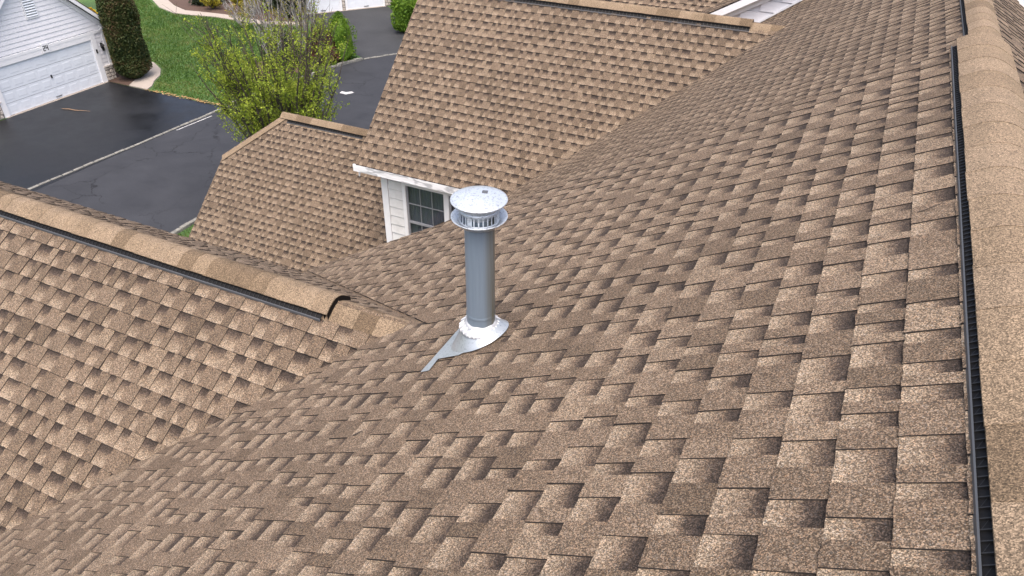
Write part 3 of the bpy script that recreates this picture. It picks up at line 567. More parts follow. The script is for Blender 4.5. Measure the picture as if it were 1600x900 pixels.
# eave: fascia, soffit, frieze of the window wall
ez = Z(zg2(9.6))
b = MB(); b.box((-7.56, 9.585, ez - .130), (-4.2, 9.615, ez - .008)); part('fascia', b, FASCIA, 'white wrapped fascia with wavy grey streaks')
b = MB(); b.box((-7.53, 9.62, ez - .150), (-4.2, 9.905, ez - .134)); part('soffit', b, WHITE)
b = MB(); b.box((-7.22, 9.885, ez - .31), (-4.2, 9.905, ez - .155)); part('frieze_board', b, WHITE)
b = MB(); b.box((-7.21, 9.880, 2.5), (-7.08, 9.93, ez - .315)); b.box((-7.215, 9.93, 2.5), (-7.195, 10.03, ez - .315)); part('corner_post', b, WHITE)
sw = empty('siding'); sw.parent = house; sw.location = -H0
zz = ez - .33
for k in range(9):
    for (xa, xb) in (((-7.075, -6.78),) if k < 8 else ((-7.075, -4.6),)):
        b = MB(); z1, z0 = zz - k * .18, zz - (k + 1) * .18 + .013
        b.add([(xa, 9.928, z1), (xb, 9.928, z1), (xb, 9.900, z1), (xa, 9.900, z1), (xa, 9.928, z0), (xb, 9.928, z0), (xb, 9.884, z0), (xa, 9.884, z0)], [(0, 1, 2, 3), (3, 2, 6, 7), (4, 7, 6, 5), (0, 3, 7, 4), (1, 5, 6, 2)])
        b.build('siding_board', DIRTY, sw)
win = empty('window'); win.parent = house; win.location = -H0; tag(win, 'white framed double window with grid and dark glass behind the vent pipe')
WZ1, WZ0 = ez - .36, ez - 1.80
def wbox(name, a, c, mat): b = MB(); b.box(a, c); return b.build(name, mat, win)
wbox('frame', (-6.78, 9.885, WZ1), (-4.95, 9.93, WZ1 + .05), WHITE); wbox('frame', (-6.78, 9.885, WZ0), (-6.71, 9.93, WZ1), WHITE); wbox('frame', (-5.01, 9.885, WZ0), (-4.95, 9.93, WZ1), WHITE); wbox('mullion', (-5.93, 9.883, WZ0), (-5.83, 9.93, WZ1), WHITE); wbox('sill', (-6.82, 9.86, WZ0 - .05), (-4.92, 9.93, WZ0), WHITE)
SASH = plain('grey_sash', (0.28, 0.29, 0.31), 0.5)
for xa, xb in ((-6.71, -5.93), (-5.83, -5.01)):
    wbox('curtain', (xa, 9.99, WZ0), (xb, 10.0, WZ1), CURTAIN)
    b = MB(); nfold = 26
    for i in range(nfold):
        x0 = xa + (xb - xa) * i / nfold; x1 = xa + (xb - xa) * (i + 1) / nfold; ya, yb = (9.965, 9.985) if i % 2 else (9.985, 9.965)
        b.add([(x0, ya, WZ0), (x1, yb, WZ0), (x1, yb, WZ1), (x0, ya, WZ1)], [(0, 1, 2, 3)])
    b.build('curtain', CURTAIN, win)
    mid = (WZ0 + WZ1) / 2
    wbox('sash_frame', (xa, 9.905, WZ0), (xa + .035, 9.935, WZ1), SASH); wbox('sash_frame', (xb - .02, 9.905, WZ0), (xb, 9.935, WZ1), SASH); wbox('meeting_rail', (xa + .035, 9.902, mid - .03), (xb - .02, 9.936, mid + .01), SASH)
    for j in range(3):
        for (za, zb) in ((mid + .01, mid + .36), (mid + .36, WZ1), (WZ0, mid - .38), (mid - .38, mid - .03)):
            w0 = (xb - .02 - xa - .035) / 3; b = MB(); b.box((xa + .035 + w0 * j + .005, 9.925, za + .004), (xa + .035 + w0 * (j + 1) - .005, 9.929, zb - .004)); b.build('pane', GLASS, win)
    for j in (1, 2): wbox('muntin', (xa + .035 + w0 * j - .0055, 9.915, WZ0), (xa + .035 + w0 * j + .0055, 9.934, WZ1), SASH)
    for zq in (mid + .36, mid - .38): wbox('muntin', (xa + .035, 9.914, zq - .007), (xb - .02, 9.935, zq + .007), SASH)
# far raised gable wall with siding and rake trim
w3 = empty('gable_wall'); w3.parent = house; w3.location = -H0; tag(w3, 'white sided gable wall under a wide rake board at the far end')
for k in range(14):
    z0 = Z(-5.2) + k * .19; b = MB(); xa = -5.0; xb = 0.4
    b.add([(xa, 14.03, z0), (xb, 14.03, z0), (xb, 13.975, z0), (xa, 13.975, z0), (xa, 14.03, z0 + .174), (xb, 14.03, z0 + .174), (xb, 13.995, z0 + .174), (xa, 13.995, z0 + .174)], [(0, 1, 2, 3), (2, 6, 7, 3), (4, 7, 6, 5), (0, 3, 7, 4), (1, 5, 6, 2)])
    # clip each board under the rake
    keep = []
    zt = z0 + .186; xr = (zt - CAMZ + .20 + 3.46) / T3 - 2.75
    b2 = MB(); xs = max(xa, xr)
    if xs < xb:
        b2.v = [(xs if v[0] == xa else v[0], v[1], v[2]) for v in b.v]; b2.f = b.f; b2.c = b.c; b2.build('siding_board', WHITE_SIDE, w3)
def rake3(y0, y1, top, bot):
    b = MB(); b.prism([(-7, y0, Z(S3Z(-7)) - top), (0.5, y0, Z(S3Z(0.5)) - top), (0.5, y0, Z(S3Z(0.5)) - bot), (-7, y0, Z(S3Z(-7)) - bot)], (0, y1 - y0, 0)); o = b.build('rake_board', WHITE, w3); return o
rake3(13.78, 13.80, .012, .14); rake3(13.80, 13.97, .125, .142); rake3(13.94, 13.972, .142, .26)
b = MB(); b.prism([(-5.5, 14.035, Z(-7)), (0.4, 14.035, Z(-7)), (0.4, 14.035, Z(S3Z(.4)) - .1), (-5.5, 14.035, Z(S3Z(-5.5)) - .1)], (0, 3.4, 0)); part('wall', b, WHITE_SIDE)
b = MB(); b.prism([(0.0, 13.95, Z(zf(0.0)) + .016), (-4.6, 13.95, Z(zf(-4.6)) + .016), (-4.6, 13.95, Z(zf(-4.6)) + .05), (0.0, 13.95, Z(zf(0.0)) + .05)], (0, .034, 0)); part('flashing_strip', b, WHITE)
# drip edge and white wall where the right-hand slope stops
board((FRX + .2, 10.52, Z(zf(FRX + .2)) + .035), (5.5, 10.52, Z(zf(5.5)) + .035), .05, (0, .03, 0), 'drip_edge', drop=-.0)
b = MB(); b.prism([(1.22, 10.75, Z(-6)), (5.2, 10.75, Z(-6)), (5.2, 10.75, Z(-1.75)), (1.22, 10.75, Z(-1.75))], (0, .2, 0)); part('wall', b, DOORW)

# ---------------------------------------------------------------- the vent pipe
PX, PY = -1.355, 2.558; rz = Z(zn(PX)); vp = empty('vent_pipe', (PX, PY, rz)); tag(vp, 'round grey metal vent pipe with silver rain cap standing on the roof slope', 'vent pipe')
V0 = vp.location.copy()
def pp(name, b, mat, parent=None, smooth=True):
    b.v = [tuple(Vector(v) - V0) for v in b.v]; return b.build(name, mat, parent or vp, smooth)
PR = 0.0685; ztop = rz + .680
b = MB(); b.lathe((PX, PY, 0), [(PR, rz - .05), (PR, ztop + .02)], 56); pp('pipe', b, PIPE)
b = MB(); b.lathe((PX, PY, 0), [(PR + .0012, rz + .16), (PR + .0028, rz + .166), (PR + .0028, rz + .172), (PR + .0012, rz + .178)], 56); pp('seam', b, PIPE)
# rain cap: lower dish, louvred ring, domed lid
CR = 0.126
b = MB(); b.lathe((PX, PY, ztop), [(PR + .001, -.028), (PR + .012, -.022), (.098, -.012), (CR - .006, .010), (CR, .015), (CR + .001, .018), (CR - .004, .019), (.097, -.004), (PR + .012, -.012), (.02, -.011)], 64); cap_o = pp('rain_cap', b, GALV)
b = MB(); b.lathe((PX, PY, ztop), [(.0885, -.006), (.0905, -.002), (.0905, .008), (.0885, .008), (.0885, -.006)], 56); pp('louvre_band', b, GALV, cap_o)
b = MB(); b.lathe((PX, PY, ztop), [(.0885, .046), (.0905, .046), (.0905, .062), (.0885, .062), (.0885, .046)], 56); pp('louvre_band', b, GALV, cap_o)
for k in range(28):
    a = 2 * math.pi * k / 28; b = MB(); d = Vector((math.cos(a), math.sin(a), 0)); t_ = Vector((-math.sin(a), math.cos(a), 0))
    wd = .0028 if k % 7 else .011
    b.obox(Vector((PX, PY, ztop + .027)) + d * .0897, d * .001, t_ * wd, Vector((0, 0, .021))); pp('louvre_bar', b, GALV, cap_o, False)
b = MB(); b.lathe((PX, PY, ztop), [(.066, .0), (.066, .06)], 40); pp('inner_collar', b, GALV2, cap_o)
zc = .062
b = MB(); b.lathe((PX, PY, ztop), [(.090, zc), (.097, zc + .010), (.111, zc + .022), (CR - .003, zc + .031), (CR + .001, zc + .036), (CR, zc + .040), (CR - .006, zc + .0415), (.107, zc + .047), (.08, zc + .053), (.05, zc + .058), (.02, zc + .060), (.0005, zc + .0605)], 72); pp('cap_lid', b, GALV, cap_o)
b = MB(); q = Vector((PX + .012, PY + .035, ztop + zc + .0605)); b.obox(q, Vector((.012, .004, 0)), Vector((-.004, .012, 0)), Vector((0, 0, .0008))); pp('stamp_mark', b, LIP, cap_o, False)
# storm collar with crimped skirt
def wob(j, k, r, z): return (r + (.0022 if k % 2 else -.0012) * (1 if j in (3, 4, 5) else 0), z + (.0016 if k % 2 else -.001) * (1 if j >= 2 else 0) + .002 * math.sin(k * .7))
sc0 = rz + .098
b = MB(); b.lathe((PX, PY, sc0), [(PR + .0005, .026), (PR + .006, .024), (PR + .010, .012), (PR + .024, .002), (PR + .036, -.010), (PR + .038, -.018), (PR + .034, -.020), (PR + .018, -.010)], 60, wob); pp('storm_collar', b, ALU)
b = MB()
rnd = random.Random(4)
for k in range(22):
    a = 2 * math.pi * (k + rnd.uniform(-.3, .3)) / 22; d = Vector((math.cos(a), math.sin(a), 0)); t_ = Vector((-math.sin(a), math.cos(a), 0))
    b.obox(Vector((PX, PY, sc0 + .000)) + d * (PR + .026), d * .013 + Vector((0, 0, -.011)), t_ * rnd.uniform(.002, .0045), Vector((0, 0, .0050)))
tag(pp('sealant_ridges', b, WHITE, None, False), kind='stuff')
# cone flashing: from a ring under the collar down to an ellipse on the slope
b = MB(); n = 64; top = []; bot = []; nrm = SN.N
for k in range(n):
    a = 2 * math.pi * k / n; top.append(Vector((PX + (PR + .012) * math.cos(a), PY + (PR + .012) * math.sin(a), sc0 + .012)))
    x, y = .135 * math.cos(a), .140 * math.sin(a); x = x if x > 0 else x * 1.15
    bot.append(Vector((PX + x, PY + y, Z(zn(PX + x)) + .022)))
mids = [(t * .45 + q * .55) for t, q in zip(top, bot)]
b.add(top + mids + bot, [(i * n + k, i * n + (k + 1) % n, (i + 1) * n + (k + 1) % n, (i + 1) * n + k) for i in range(2) for k in range(n)]); pp('flashing_cone', b, GALV2)
def onN(u, v, h=.0165): return SN.p(u, v, h)
pv = (PX - NRX) / cs
b = MB(); poly = [onN(PY + a_, pv + c_, .0205) for a_, c_ in ((-.250, -.225), (-.250, -.170), (-.150, -.178), (-.154, -.043), (-.11, .03), (.11, .03), (.17, -.05), (.17, -.223))]
b.prism([p - SN.N * .0015 for p in poly], SN.N * .0015); pp('flashing_plate', b, GALV2, None, False)

# twigs on the shingles
def twig(label, u, v, ang, L, r=.0022):
    d = SN.U * math.cos(ang) + SN.V * math.sin(ang); c = SN.p(u, v, .019); rn = random.Random(u); t_ = MB()
    pts = [d * (L * s) + SN.N * (.004 * math.sin(s * 5)) + SN.V * (.006 * math.sin(s * 7)) for s in (-.5, -.25, 0, .25, .5)]
    t_.tube(pts, [r, r, r * .9, r * .7, r * .3], 5); o = t_.build('twig', BARK); o.location = c; tag(o, label, 'twig')
twig('thin dark twig on shingles close to the near ridge vent edge', 2.82, -.25, R(82), .10, .0018)
twig('short dark twig lying mid slope right of the pipe cap', 3.98, -1.58, R(60), .13)
twig('small black twig on the slope below the vent pipe', 1.86, -2.55, R(75), .06, .004)
twig('curved dark twig beside the left cross ridge end', 3.03, -2.60, R(70), .08, .0016)

# ---------------------------------------------------------------- white garage across the street
GX = -33.25; gh = empty('garage', (GX, 21.3, 0)); tag(gh, 'white sided garage numbered 24 with wide panelled door at black driveway', 'garage'); GO = gh.location.copy()
def gp(name, b, mat, parent=None, label=None):
    b.v = [tuple(Vector(v) - GO) for v in b.v]; o = b.build(name, mat, parent or gh)
    if label: tag(o, label)
    return o
GC, GH = 21.28, 3.17; ZE, TP = 2.78, 0.93
b = MB(); b.prism([(GX - .03, GC - GH + .02, 0), (GX - .03, GC + GH - .02, 0), (GX - .03, GC + GH - .02, ZE), (GX - .03, GC, ZE + GH * TP), (GX - .03, GC - GH + .02, ZE)], (-7, 0, 0)); gp('wall', b, SIDING)
gs = empty('siding', (0, 0, 0)); gs.parent = gh
k = 0; z0 = .72
while z0 < 5.6:
    z1 = z0 + .19; half = GH - .12 if z1 < ZE else max(0, GH - .12 - (z1 - ZE) / TP)
    spans = [(GC - half, GC + half)]
    if z0 < 2.40: spans = [(GC - half, 18.55), (23.96, GC + half)]
    for ya, yb in spans:
        if yb - ya < .05: continue
        b = MB(); b.add([(GX - .02, ya, z0), (GX - .02, yb, z0), (GX + .018, yb, z0), (GX + .018, ya, z0), (GX - .02, ya, z1), (GX - .02, yb, z1), (GX - .004, yb, z1), (GX - .004, ya, z1)], [(0, 3, 2, 1), (3, 7, 6, 2), (4, 5, 6, 7), (0, 4, 7, 3), (1, 2, 6, 5)]); gp('siding_board', b, WHITE_SIDE, gs)
    z0 += .194
def gbox(name, a, c, mat, parent=None, label=None): b = MB(); b.box(a, c); return gp(name, b, mat, parent, label)
gbox('corner_board', (GX - .03, 24.33, .74), (GX + .035, 24.46, ZE), WHITE); gbox('corner_board', (GX - .03, 18.10, .74), (GX + .035, 18.22, ZE), WHITE)
gbox('door_trim', (GX - .02, 23.68, 0), (GX + .055, 23.94, 2.30), WHITE); gbox('door_trim', (GX - .02, 18.56, 0), (GX + .055, 18.80, 2.30), WHITE)
gbox('header_board', (GX - .02, 18.56, 2.302), (GX + .06, 24.30, 2.42), WHITE); gbox('header_board', (GX - .02, 18.802, 2.08), (GX + .05, 23.678, 2.30), WHITE)
gbox('threshold', (GX - .1, 18.6, 0), (GX + .16, 23.9, .018), CONC)
dr = gbox('garage_door', (GX - .06, 18.80, .02), (GX - .022, 23.68, 2.08), DOORW)
for r_ in range(4):
    for c_ in range(8):
        y0 = 18.80 + .61 * c_ + .07; zb = .02 + .515 * r_ + .09; b = MB(); y1, z1 = y0 + .47, zb + .335
        o4 = [(y0, zb), (y1, zb), (y1, z1), (y0, z1)]; i4 = [(y0 + .05, zb + .05), (y1 - .05, zb + .05), (y1 - .05, z1 - .05), (y0 + .05, z1 - .05)]
        b.add([(GX - .023, y, z) for y, z in o4] + [(GX - .0155, y, z) for y, z in i4], [(0, 1, 5, 4), (1, 2, 6, 5), (2, 3, 7, 6), (3, 0, 4, 7), (4, 5, 6, 7)]); gp('door_panel', b, DOORW, dr)
for r_ in (1, 2, 3): gbox('panel_joint', (GX - .024, 18.82, .02 + .515 * r_ - .006), (GX - .019, 23.66, .02 + .515 * r_ + .004), LIP, dr)
gbox('door_handle', (GX - .02, 21.22, .98), (GX + .03, 21.27, 1.12), INK, dr); gbox('pull_cord', (GX - .02, 21.15, .10), (GX + .01, 21.45, .13), LIP, dr)
gbox('keypad', (GX + .055, 23.78, 1.42), (GX + .085, 23.85, 1.60), INK)
pl_ = gbox('number_plaque', (GX + .06, 21.18, 2.12), (GX + .09, 21.54, 2.52), WHITE)
def digit(ch, y0, z0, h, w_):
    t_ = .034; segs = {'2': [(0, 1, 1, 1), (1, 1, 1, .5), (1, .5, 0, .5), (0, .5, 0, 0), (0, 0, 1, 0)], '4': [(0, 1, 0, .45), (0, .45, 1, .45), (1, 1, 1, 0)]}[ch]
    b = MB()
    for (a, c, d, e_) in segs: b.box((GX + .0905, y0 + w_ * min(a, d) - t_ / 2, z0 + h * min(c, e_) - t_ / 2), (GX + .096, y0 + w_ * max(a, d) + t_ / 2, z0 + h * max(c, e_) + t_ / 2))
    gp('number', b, INK, pl_)
digit('2', 21.255, 2.22, .20, .075); digit('4', 21.395, 2.22, .20, .075)
gv = gbox('gable_vent', (GX - .01, 21.0, 3.62), (GX + .045, 21.60, 4.70), WHITE)
for k in range(9):
    b = MB(); z0 = 3.70 + k * .105; b.obox((GX + .055, 21.3, z0 + .04), Vector((.018, 0, -.022)), Vector((0, .25, 0)), Vector((.004, 0, .004))); gp('louvre_slat', b, DOORW, gv)
    gbox('louvre_gap', (GX + .045, 21.06, z0 + .072), (GX + .048, 21.54, z0 + .088), LIP, gv)
# lantern
b = MB(); lx, ly, lz = GX + .10, 24.16, 1.62
b.lathe((lx, ly, lz), [(.02, -.18), (.05, -.16), (.06, .06), (.10, .08), (.05, .15), (.015, .20)], 8); lo = gp('wall_lantern', b, INK)
gbox('lantern_bracket', (GX - .0, 24.12, lz - .05), (GX + .05, 24.20, lz + .20), INK, lo)
b = MB(); b.lathe((lx, ly, lz), [(.052, -.13), (.064, .04)], 8); gp('lantern_glass', b, GLASS, lo)
# stone skirts
def stones(y0, y1, z1, seed, org, ax, nrm_, parent, gfun, zt=None):
    rnd = random.Random(seed); row = 0; z = .02
    while z < z1 - .06:
        h = min(rnd.uniform(.14, .22), z1 - z); y = y0 + .01
        while y < y1 - .05:
            w_ = min(rnd.uniform(.14, .28), y1 - y); b = MB(); j = lambda: rnd.uniform(-.02, .02); m_ = .012
            pts = [(y + m_ + abs(j()), z + m_ + abs(j())), (y + w_ - m_ - abs(j()), z + m_), (y + w_ - m_, z + h * .6), (y + w_ * .7, z + h - m_), (y + m_, z + h - m_ - abs(j()))]
            d = rnd.uniform(.03, .05); base = [org + ax * a + Vector((0, 0, c)) for a, c in pts]; cy = sum(p[0] for p in pts) / 5; cz = sum(p[1] for p in pts) / 5
            topf = [org + ax * (cy + (a - cy) * .8) + Vector((0, 0, cz + (c - cz) * .8)) + nrm_ * d for a, c in pts]
            b.add(base + topf, [(5, 6, 7, 8, 9)] + [(i, (i + 1) % 5, 5 + (i + 1) % 5, 5 + i) for i in range(5)]); gfun('stone', b, STONE, parent); y += w_
        z += h
for (ya, yb, sdd) in ((23.945, 24.47, 7), (18.06, 18.555, 8)):
    ss = gbox('stone_skirt', (GX - .03, ya, 0), (GX + .04, yb, .68), MORTAR, None)
    stones(ya, yb, .67, sdd, Vector((GX + .04, 0, 0)), Vector((0, 1, 0)), Vector((1, 0, 0)), ss, gp)
    gbox('stone_cap', (GX - .03, ya - .02, .68), (GX + .10, yb + .05, .738), plain('cap_stone', (.62, .58, .53), .85), ss)
# roof with rake boards and gutter
b = MB(); GE = GH + .45
for s_ in (-1, 1):
    p = [(GX + .34, GC + s_ * GE, ZE - .45 * TP + .16), (GX + .34, GC, ZE + GH * TP + .16), (GX - 7.3, GC, ZE + GH * TP + .16), (GX - 7.3, GC + s_ * GE, ZE - .45 * TP + .16)]
    b.prism([Vector(q) for q in p], (0, 0, .05))
gp('roof', b, SHINGLE)
for s_ in (-1, 1):
    for (x0, x1, up0, h_) in ((GX + .31, GX + .335, .155, .20), (GX + .02, GX + .05, -.02, .26)):
        b = MB(); b.prism([(x0, GC + s_ * GE, ZE - .45 * TP + up0), (x0, GC, ZE + GH * TP + up0), (x0, GC, ZE + GH * TP + up0 - h_), (x0, GC + s_ * GE, ZE - .45 * TP + up0 - h_)], (x1 - x0, 0, 0)); gp('rake_board', b, WHITE)
    b = MB(); b.prism([(GX + .02, GC + s_ * GE, ZE - .45 * TP + .06), (GX + .02, GC, ZE + GH * TP + .06), (GX + .02, GC, ZE + GH * TP + .04), (GX + .02, GC + s_ * GE, ZE - .45 * TP + .04)], (.31, 0, 0)); gp('soffit', b, WHITE)
    b = MB(); yy = GC + s_ * (GE + .02); b.prism([(GX + .42, yy, ZE - .30), (GX + .42, yy + s_ * .12, ZE - .27), (GX + .42, yy + s_ * .12, ZE - .25), (GX + .42, yy, ZE - .21)], (-7.7, 0, 0)); gp('gutter', b, WHITE)
    gbox('eave_return', (GX - .02, GC + s_ * (GH + .2) - .26, ZE - .34), (GX + .40, GC + s_ * (GH + .2) + .24, ZE - .24), WHITE)

# ---------------------------------------------------------------- farther double garage
g2h = empty('garage', A2); tag(g2h, 'white double garage with stone pier between doors beyond grey driveway', 'garage'); GO2 = A2.copy()
def g2p(name, b, mat, parent=None, label=None):
    b.v = [tuple(Vector(v) - GO2) for v in b.v]; return b.build(name, mat, parent or g2h)
def g2box(name, s0, s1, z0, z1, d0, d1, mat, parent=None):
    b = MB(); c = A2 + T2 * ((s0 + s1) / 2) + N2 * ((d0 + d1) / 2) + Vector((0, 0, (z0 + z1) / 2)); b.obox(c, T2 * ((s1 - s0) / 2), N2 * ((d1 - d0) / 2), Vector((0, 0, (z1 - z0) / 2))); return g2p(name, b, mat, parent)
g2box('wall', -.9, 6.2, 0, 3.2, -6, -.10, SIDING); g2box('threshold', -.1, 5.4, 0, .02, -.1, .15, CONC)
for s0 in (0.0, 2.86):
    dd = g2box('garage_door', s0, s0 + 2.36, .02, 2.1, -.095, -.05, DOORW)
    for r_ in range(4):
        for c_ in range(4):
            a0 = s0 + .59 * c_ + .07; zb = .02 + .52 * r_ + .09; b = MB()
            for (q, f_) in ((0, 1),):
                P4 = [A2 + T2 * x - N2 * .051 + Vector((0, 0, z)) for x, z in ((a0, zb), (a0 + .45, zb), (a0 + .45, zb + .34), (a0, zb + .34))]
                I4 = [A2 + T2 * x - N2 * .044 + Vector((0, 0, z)) for x, z in ((a0 + .05, zb + .05), (a0 + .40, zb + .05), (a0 + .40, zb + .29), (a0 + .05, zb + .29))]
                b.add(P4 + I4, [(0, 1, 5, 4), (1, 2, 6, 5), (2, 3, 7, 6), (3, 0, 4, 7), (4, 5, 6, 7)])
            g2p('door_panel', b, DOORW, dd)
    for (a0, a1) in ((s0 - .14, s0), (s0 + 2.36, s0 + 2.50)): g2box('door_trim', a0, a1, 0, 2.3, -.1, .03, WHITE)
    g2box('pull_cord', s0 + 1.1, s0 + 1.4, .10, .14, -.05, -.02, LIP, dd)
for (a0, a1) in ((2.50, 2.72), (5.36, 6.15), (-.85, -.14)):
    ss = g2box('stone_pier', a0, a1, 0, .95, -.1, .0, MORTAR); stones(a0, a1, .94, int(a0 * 10) + 30, A2 + N2 * .0, T2, N2, ss, g2p)
    g2box('siding', a0, a1, .95, 3.0, -.1, -.02, WHITE_SIDE)
g2box('header_board', -.9, 6.2, 2.302, 2.5, -.1, .05, WHITE)
b = MB(); b.prism([A2 + T2 * -1.4 + N2 * .4 + Vector((0, 0, 3.0)), A2 + T2 * 6.7 + N2 * .4 + Vector((0, 0, 3.0)), A2 + T2 * 6.7 - N2 * 3 + Vector((0, 0, 5.2)), A2 + T2 * -1.4 - N2 * 3 + Vector((0, 0, 5.2))], (0, 0, .06)); g2p('roof', b, SHINGLE)

# ---------------------------------------------------------------- plants
def leafquad(b, c, s, rnd, flat=0.0):
    n = Vector((rnd.gauss(0, 1), rnd.gauss(0, 1), rnd.gauss(0, 1) + flat)).normalized(); a = n.orthogonal().normalized(); a.rotate(Matrix.Rotation(rnd.uniform(0, 6.28), 3, n)); t_ = n.cross(a)
    c = Vector(c); b.add([c - a * s, c + t_ * s * .55 + n * s * .15, c + a * s, c - t_ * s * .55 + n * s * .15], [(0, 1, 2, 3)])
def tree(name, base, label, seed, height, limbs, spread, leafmat, barkmat, nleaf, leafs, trunk_r, fork, cat='tree', twigs=7, bare=0.0, group=None, topbare=None):
    rnd = random.Random(seed); root = empty(name, base); tag(root, label, cat, group); tb = MB(); tips = []
    tb.tube([(0, 0, -.1), (.03, .02, fork * .5), (.0, .03, fork)], [trunk_r * 1.25, trunk_r, trunk_r * .85], 9)
    for i in range(limbs):
        a = 2 * math.pi * (i + rnd.uniform(-.35, .35)) / limbs; rad = spread * rnd.uniform(.35, 1.0) ** .7; top = height * (1 - .40 * (rad / spread) ** 2) * rnd.uniform(.85, 1.0)
        p0 = Vector((0, 0, fork * rnd.uniform(.6, 1.0))); p3 = Vector((math.cos(a) * rad, math.sin(a) * rad, top)); pts = []; rs = []
        for s in range(8):
            t = s / 7; q = p0.lerp(p3, t); q.z += -.12 * height * math.sin(t * math.pi) * (0.2 + rad / spread * .5); q += Vector((rnd.gauss(0, .05), rnd.gauss(0, .05), 0)) * min(1, t * 2); pts.append(q); rs.append(trunk_r * .5 * (1 - t) ** .9 + .006)
        tb.tube(pts, rs, 6)
        for k in range(twigs):
            t = rnd.uniform(.22, .98); i0 = min(6, int(t * 7)); q = pts[i0].lerp(pts[i0 + 1], t * 7 - i0); L = height * rnd.uniform(.10, .24) * (1.15 - .5 * t)
            d = Vector((math.cos(a + rnd.gauss(0, 1.1)), math.sin(a + rnd.gauss(0, 1.1)), rnd.uniform(.8, 2.0))).normalized(); m = q + d * L * .5 + Vector((rnd.gauss(0, .05), rnd.gauss(0, .05), 0)); e_ = m + (d + Vector((rnd.gauss(0, .2), rnd.gauss(0, .2), .3))).normalized() * L * .5
            tb.tube([q, m, e_], [.014, .009, .004], 4, False); tips.append((q, m, e_))
            for z_ in range(2):
                q2 = q.lerp(e_, rnd.uniform(.3, .9)); e2 = q2 + Vector((rnd.gauss(0, .4), rnd.gauss(0, .4), rnd.uniform(.2, 1.0))).normalized() * L * .5; tb.tube([q2, e2], [.007, .003], 3, False); tips.append((q2, q2.lerp(e2, .5), e2))
    tb.build('trunk', barkmat, root)
    if nleaf:
        lb = MB(); clumps = [rnd.choice(tips) for _ in range(max(1, nleaf // 16))]
        for (q, m, e_) in clumps:
            if rnd.random() < bare: continue
            if topbare and e_.z > topbare and rnd.random() < min(.92, .35 + (e_.z - topbare) / (height - topbare)): continue
            for _ in range(16):
                c = q.lerp(e_, rnd.uniform(.25, 1.05)) + Vector((rnd.gauss(0, .07), rnd.gauss(0, .07), rnd.gauss(0, .07))); leafquad(lb, c, leafs * rnd.uniform(.6, 1.2), rnd, .4)
        lb.build('crown', leafmat, root)
    return root
tree('leafing_tree', (-17.75, 18.9, 0), 'large vase-shaped tree with fresh yellow-green leaves behind the clipped gable', 21, 7.7, 44, 2.8, LEAF, BARK, 48000, .042, .15, .9, twigs=10, bare=.05, topbare=4.6)
tree('bare_tree', (-27.1, 29.0, 0), 'left clump of bare pale grey stems on the mulch by the kerb', 22, 6.4, 14, 1.0, YELLOW, PALEBARK, 420, .05, .07, .35, twigs=6, bare=.2)
tree('bare_tree', (-26.5, 30.9, 0), 'right clump of bare pale stems beside the russet shrub', 23, 6.6, 16, 1.15, YELLOW, PALEBARK, 1600, .05, .07, .35, twigs=6, bare=.1)
tree('yellow_shrub', (-36.0, 37.0, 0), 'twiggy yellow-green shrub on mulch behind the upper walkway', 24, 1.9, 14, 1.3, YELLOW, BARK, 2600, .07, .05, .15, cat='shrub', twigs=5)
tree('yellow_shrub', (-38.6, 36.7, 0), 'low yellow-green shrub at the bend of the upper walkway', 25, 1.2, 10, .9, YELLOW, BARK, 1300, .07, .05, .1, cat='shrub', twigs=5)
tree('twiggy_shrub', (-33.6, 34.0, 0), 'sparse bare twiggy shrub on the lawn below the upper walkway', 33, 2.6, 14, 1.3, YELLOW, PALEBARK, 800, .05, .05, .15, cat='shrub', twigs=7)
def column(name, base, rad, h, label, mat, n, ls, seed, shape=.35, cat='shrub', lump=.12):
    rnd = random.Random(seed); root = empty(name, base); tag(root, label, cat); fb = MB(); cb = MB(); off = Vector((seed * 3.1, seed, 0))
    def rr(t, a):
        env = min(1, (t / .10) ** .5 if t < .10 else 1) * (1 - max(0, (t - shape) / (1 - shape)) ** 2.4 * .93)
        return rad * env * (1 + lump * mnoise.noise(Vector((math.cos(a) * 1.6, math.sin(a) * 1.6, t * h * .9)) + off) * 2)
    rings = 14; seg = 18; vs_ = []
    for i in range(rings + 1):
        t = i / rings
        for k in range(seg): a = 2 * math.pi * k / seg; r_ = rr(min(.985, t + .004), a) * .84; vs_.append((math.cos(a) * r_, math.sin(a) * r_, t * h * .97))
    cb.add(vs_, [(i * seg + k, i * seg + (k + 1) % seg, (i + 1) * seg + (k + 1) % seg, (i + 1) * seg + k) for i in range(rings) for k in range(seg)] + [tuple(range(rings * seg, rings * seg + seg))]); cb.build('inner_foliage', mat, root)
    for i in range(n):
        t = rnd.random() ** .9; a = rnd.uniform(0, 6.283); r_ = rr(t, a) * rnd.uniform(.80, 1.06); c = Vector((math.cos(a) * r_, math.sin(a) * r_, t * h)); leafquad(fb, c, ls * rnd.uniform(.5, 1.25), rnd)
    fb.build('foliage', mat, root)
    sb = MB(); sb.tube([(0, 0, -.1), (0, 0, h * .5)], [rad * .12, rad * .05], 7); sb.build('trunk', BARK, root); return root
column('arborvitae', (-32.45, 24.95, 0), .80, 4.75, 'tall rounded dark green evergreen at the corner of garage 24', EVERG, 34000, .052, 41, .64)
column('forsythia', (-35.2, 25.6, 0), .6, 2.9, 'yellow flowering bush peeking out behind the garage corner', FORSY, 1500, .07, 42, .5, lump=.25)
column('evergreen', (-33.6, 37.8, 0), .8, 4.5, 'left dark columnar evergreen beside the double garage', DARKEV, 5000, .09, 43, .5)
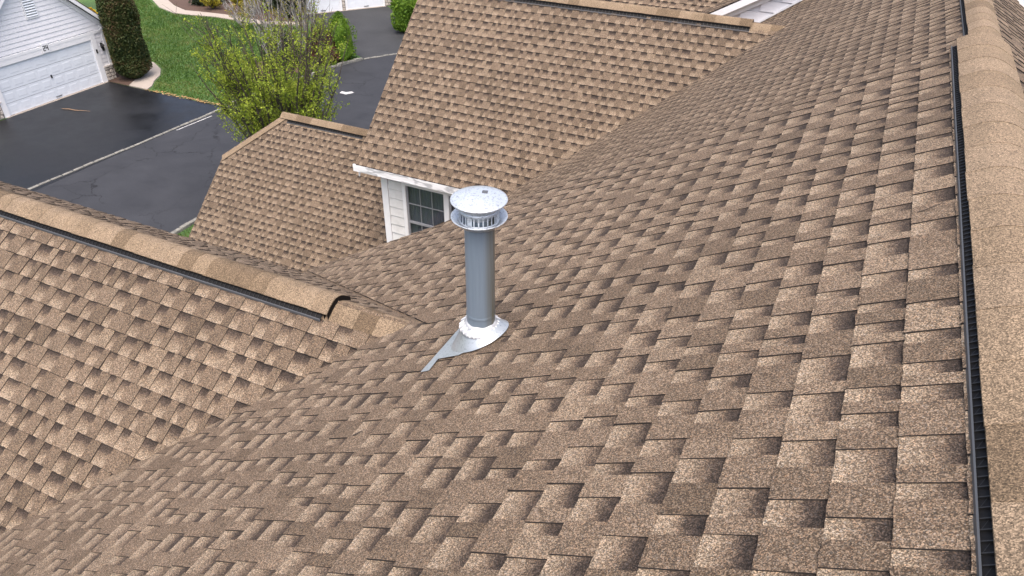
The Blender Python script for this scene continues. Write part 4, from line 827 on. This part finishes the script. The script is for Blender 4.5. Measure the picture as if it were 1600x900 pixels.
column('evergreen', (-32.6, 37.55, 0), .75, 4.2, 'right dark columnar evergreen touching the double garage corner', DARKEV, 5000, .09, 44, .5)
column('bright_shrub', (-24.9, 38.3, 0), .85, 2.7, 'bright green upright shrub beside the roof edge and grey driveway', BRIGHT, 4200, .085, 45, .5, lump=.3)
column('dark_bush', (-27.1, 42.3, 0), .9, 1.3, 'dark bush at the right end of the double garage', DARKEV, 2200, .08, 46, .4, lump=.3)
column('russet_shrub', (-25.75, 31.3, 0), .75, 1.7, 'russet brown shrub between bare stems and the lawn corner', RUSSET, 3000, .07, 47, .4, lump=.35)
column('dark_bush', (-27.4, 30.2, 0), .85, 1.7, 'dark round bush behind the bare pale stems', DARKEV, 2600, .07, 48, .4, lump=.4)
column('yellow_green_shrub', (-25.0, 32.0, 0), .62, 2.5, 'yellow-green upright shrub at the lawn corner near the kerb', BRIGHT, 2600, .06, 49, .45, lump=.45)
column('dark_bush', (-40.0, 37.6, 0), 1.0, 1.3, 'dark green bush on the mulch beside the upper walkway', DARKEV, 1800, .08, 50, .4, lump=.35)
column('dark_bush', (-35.2, 39.3, 0), 1.2, 2.6, 'tall dark hedge bush left of the evergreens', DARKEV, 3500, .1, 51, .4, lump=.3)
# fallen stick on the driveway
b = MB(); b.tube([(0, 0, 0), (.35, .10, .012), (.7, .12, .01), (1.05, .25, .012), (1.38, .34, 0)], [.012, .018, .016, .011, .005], 6); st = b.build('fallen_stick', STICKM); st.location = (-31.95, 20.38, .035); tag(st, 'bare tan stick lying on the black driveway', 'stick')

# look-alike things share a group
for nm, gr in (('kerb', 'stone kerbs along the street'), ('twig', 'twigs lying on the shingles'), ('dark_bush', 'dark bushes around the lawn'), ('evergreen', 'columnar evergreens at the double garage'),
               ('bare_tree', 'bare pale stems by the kerb'), ('garage', 'white garages across the street'), ('road_marking', 'white paint on the street'), ('yellow_shrub', 'yellow-green shrubs at the upper walkway')):
    for o in scene.objects:
        if o.parent is None and o.name.split('.')[0] == nm: o['group'] = gr
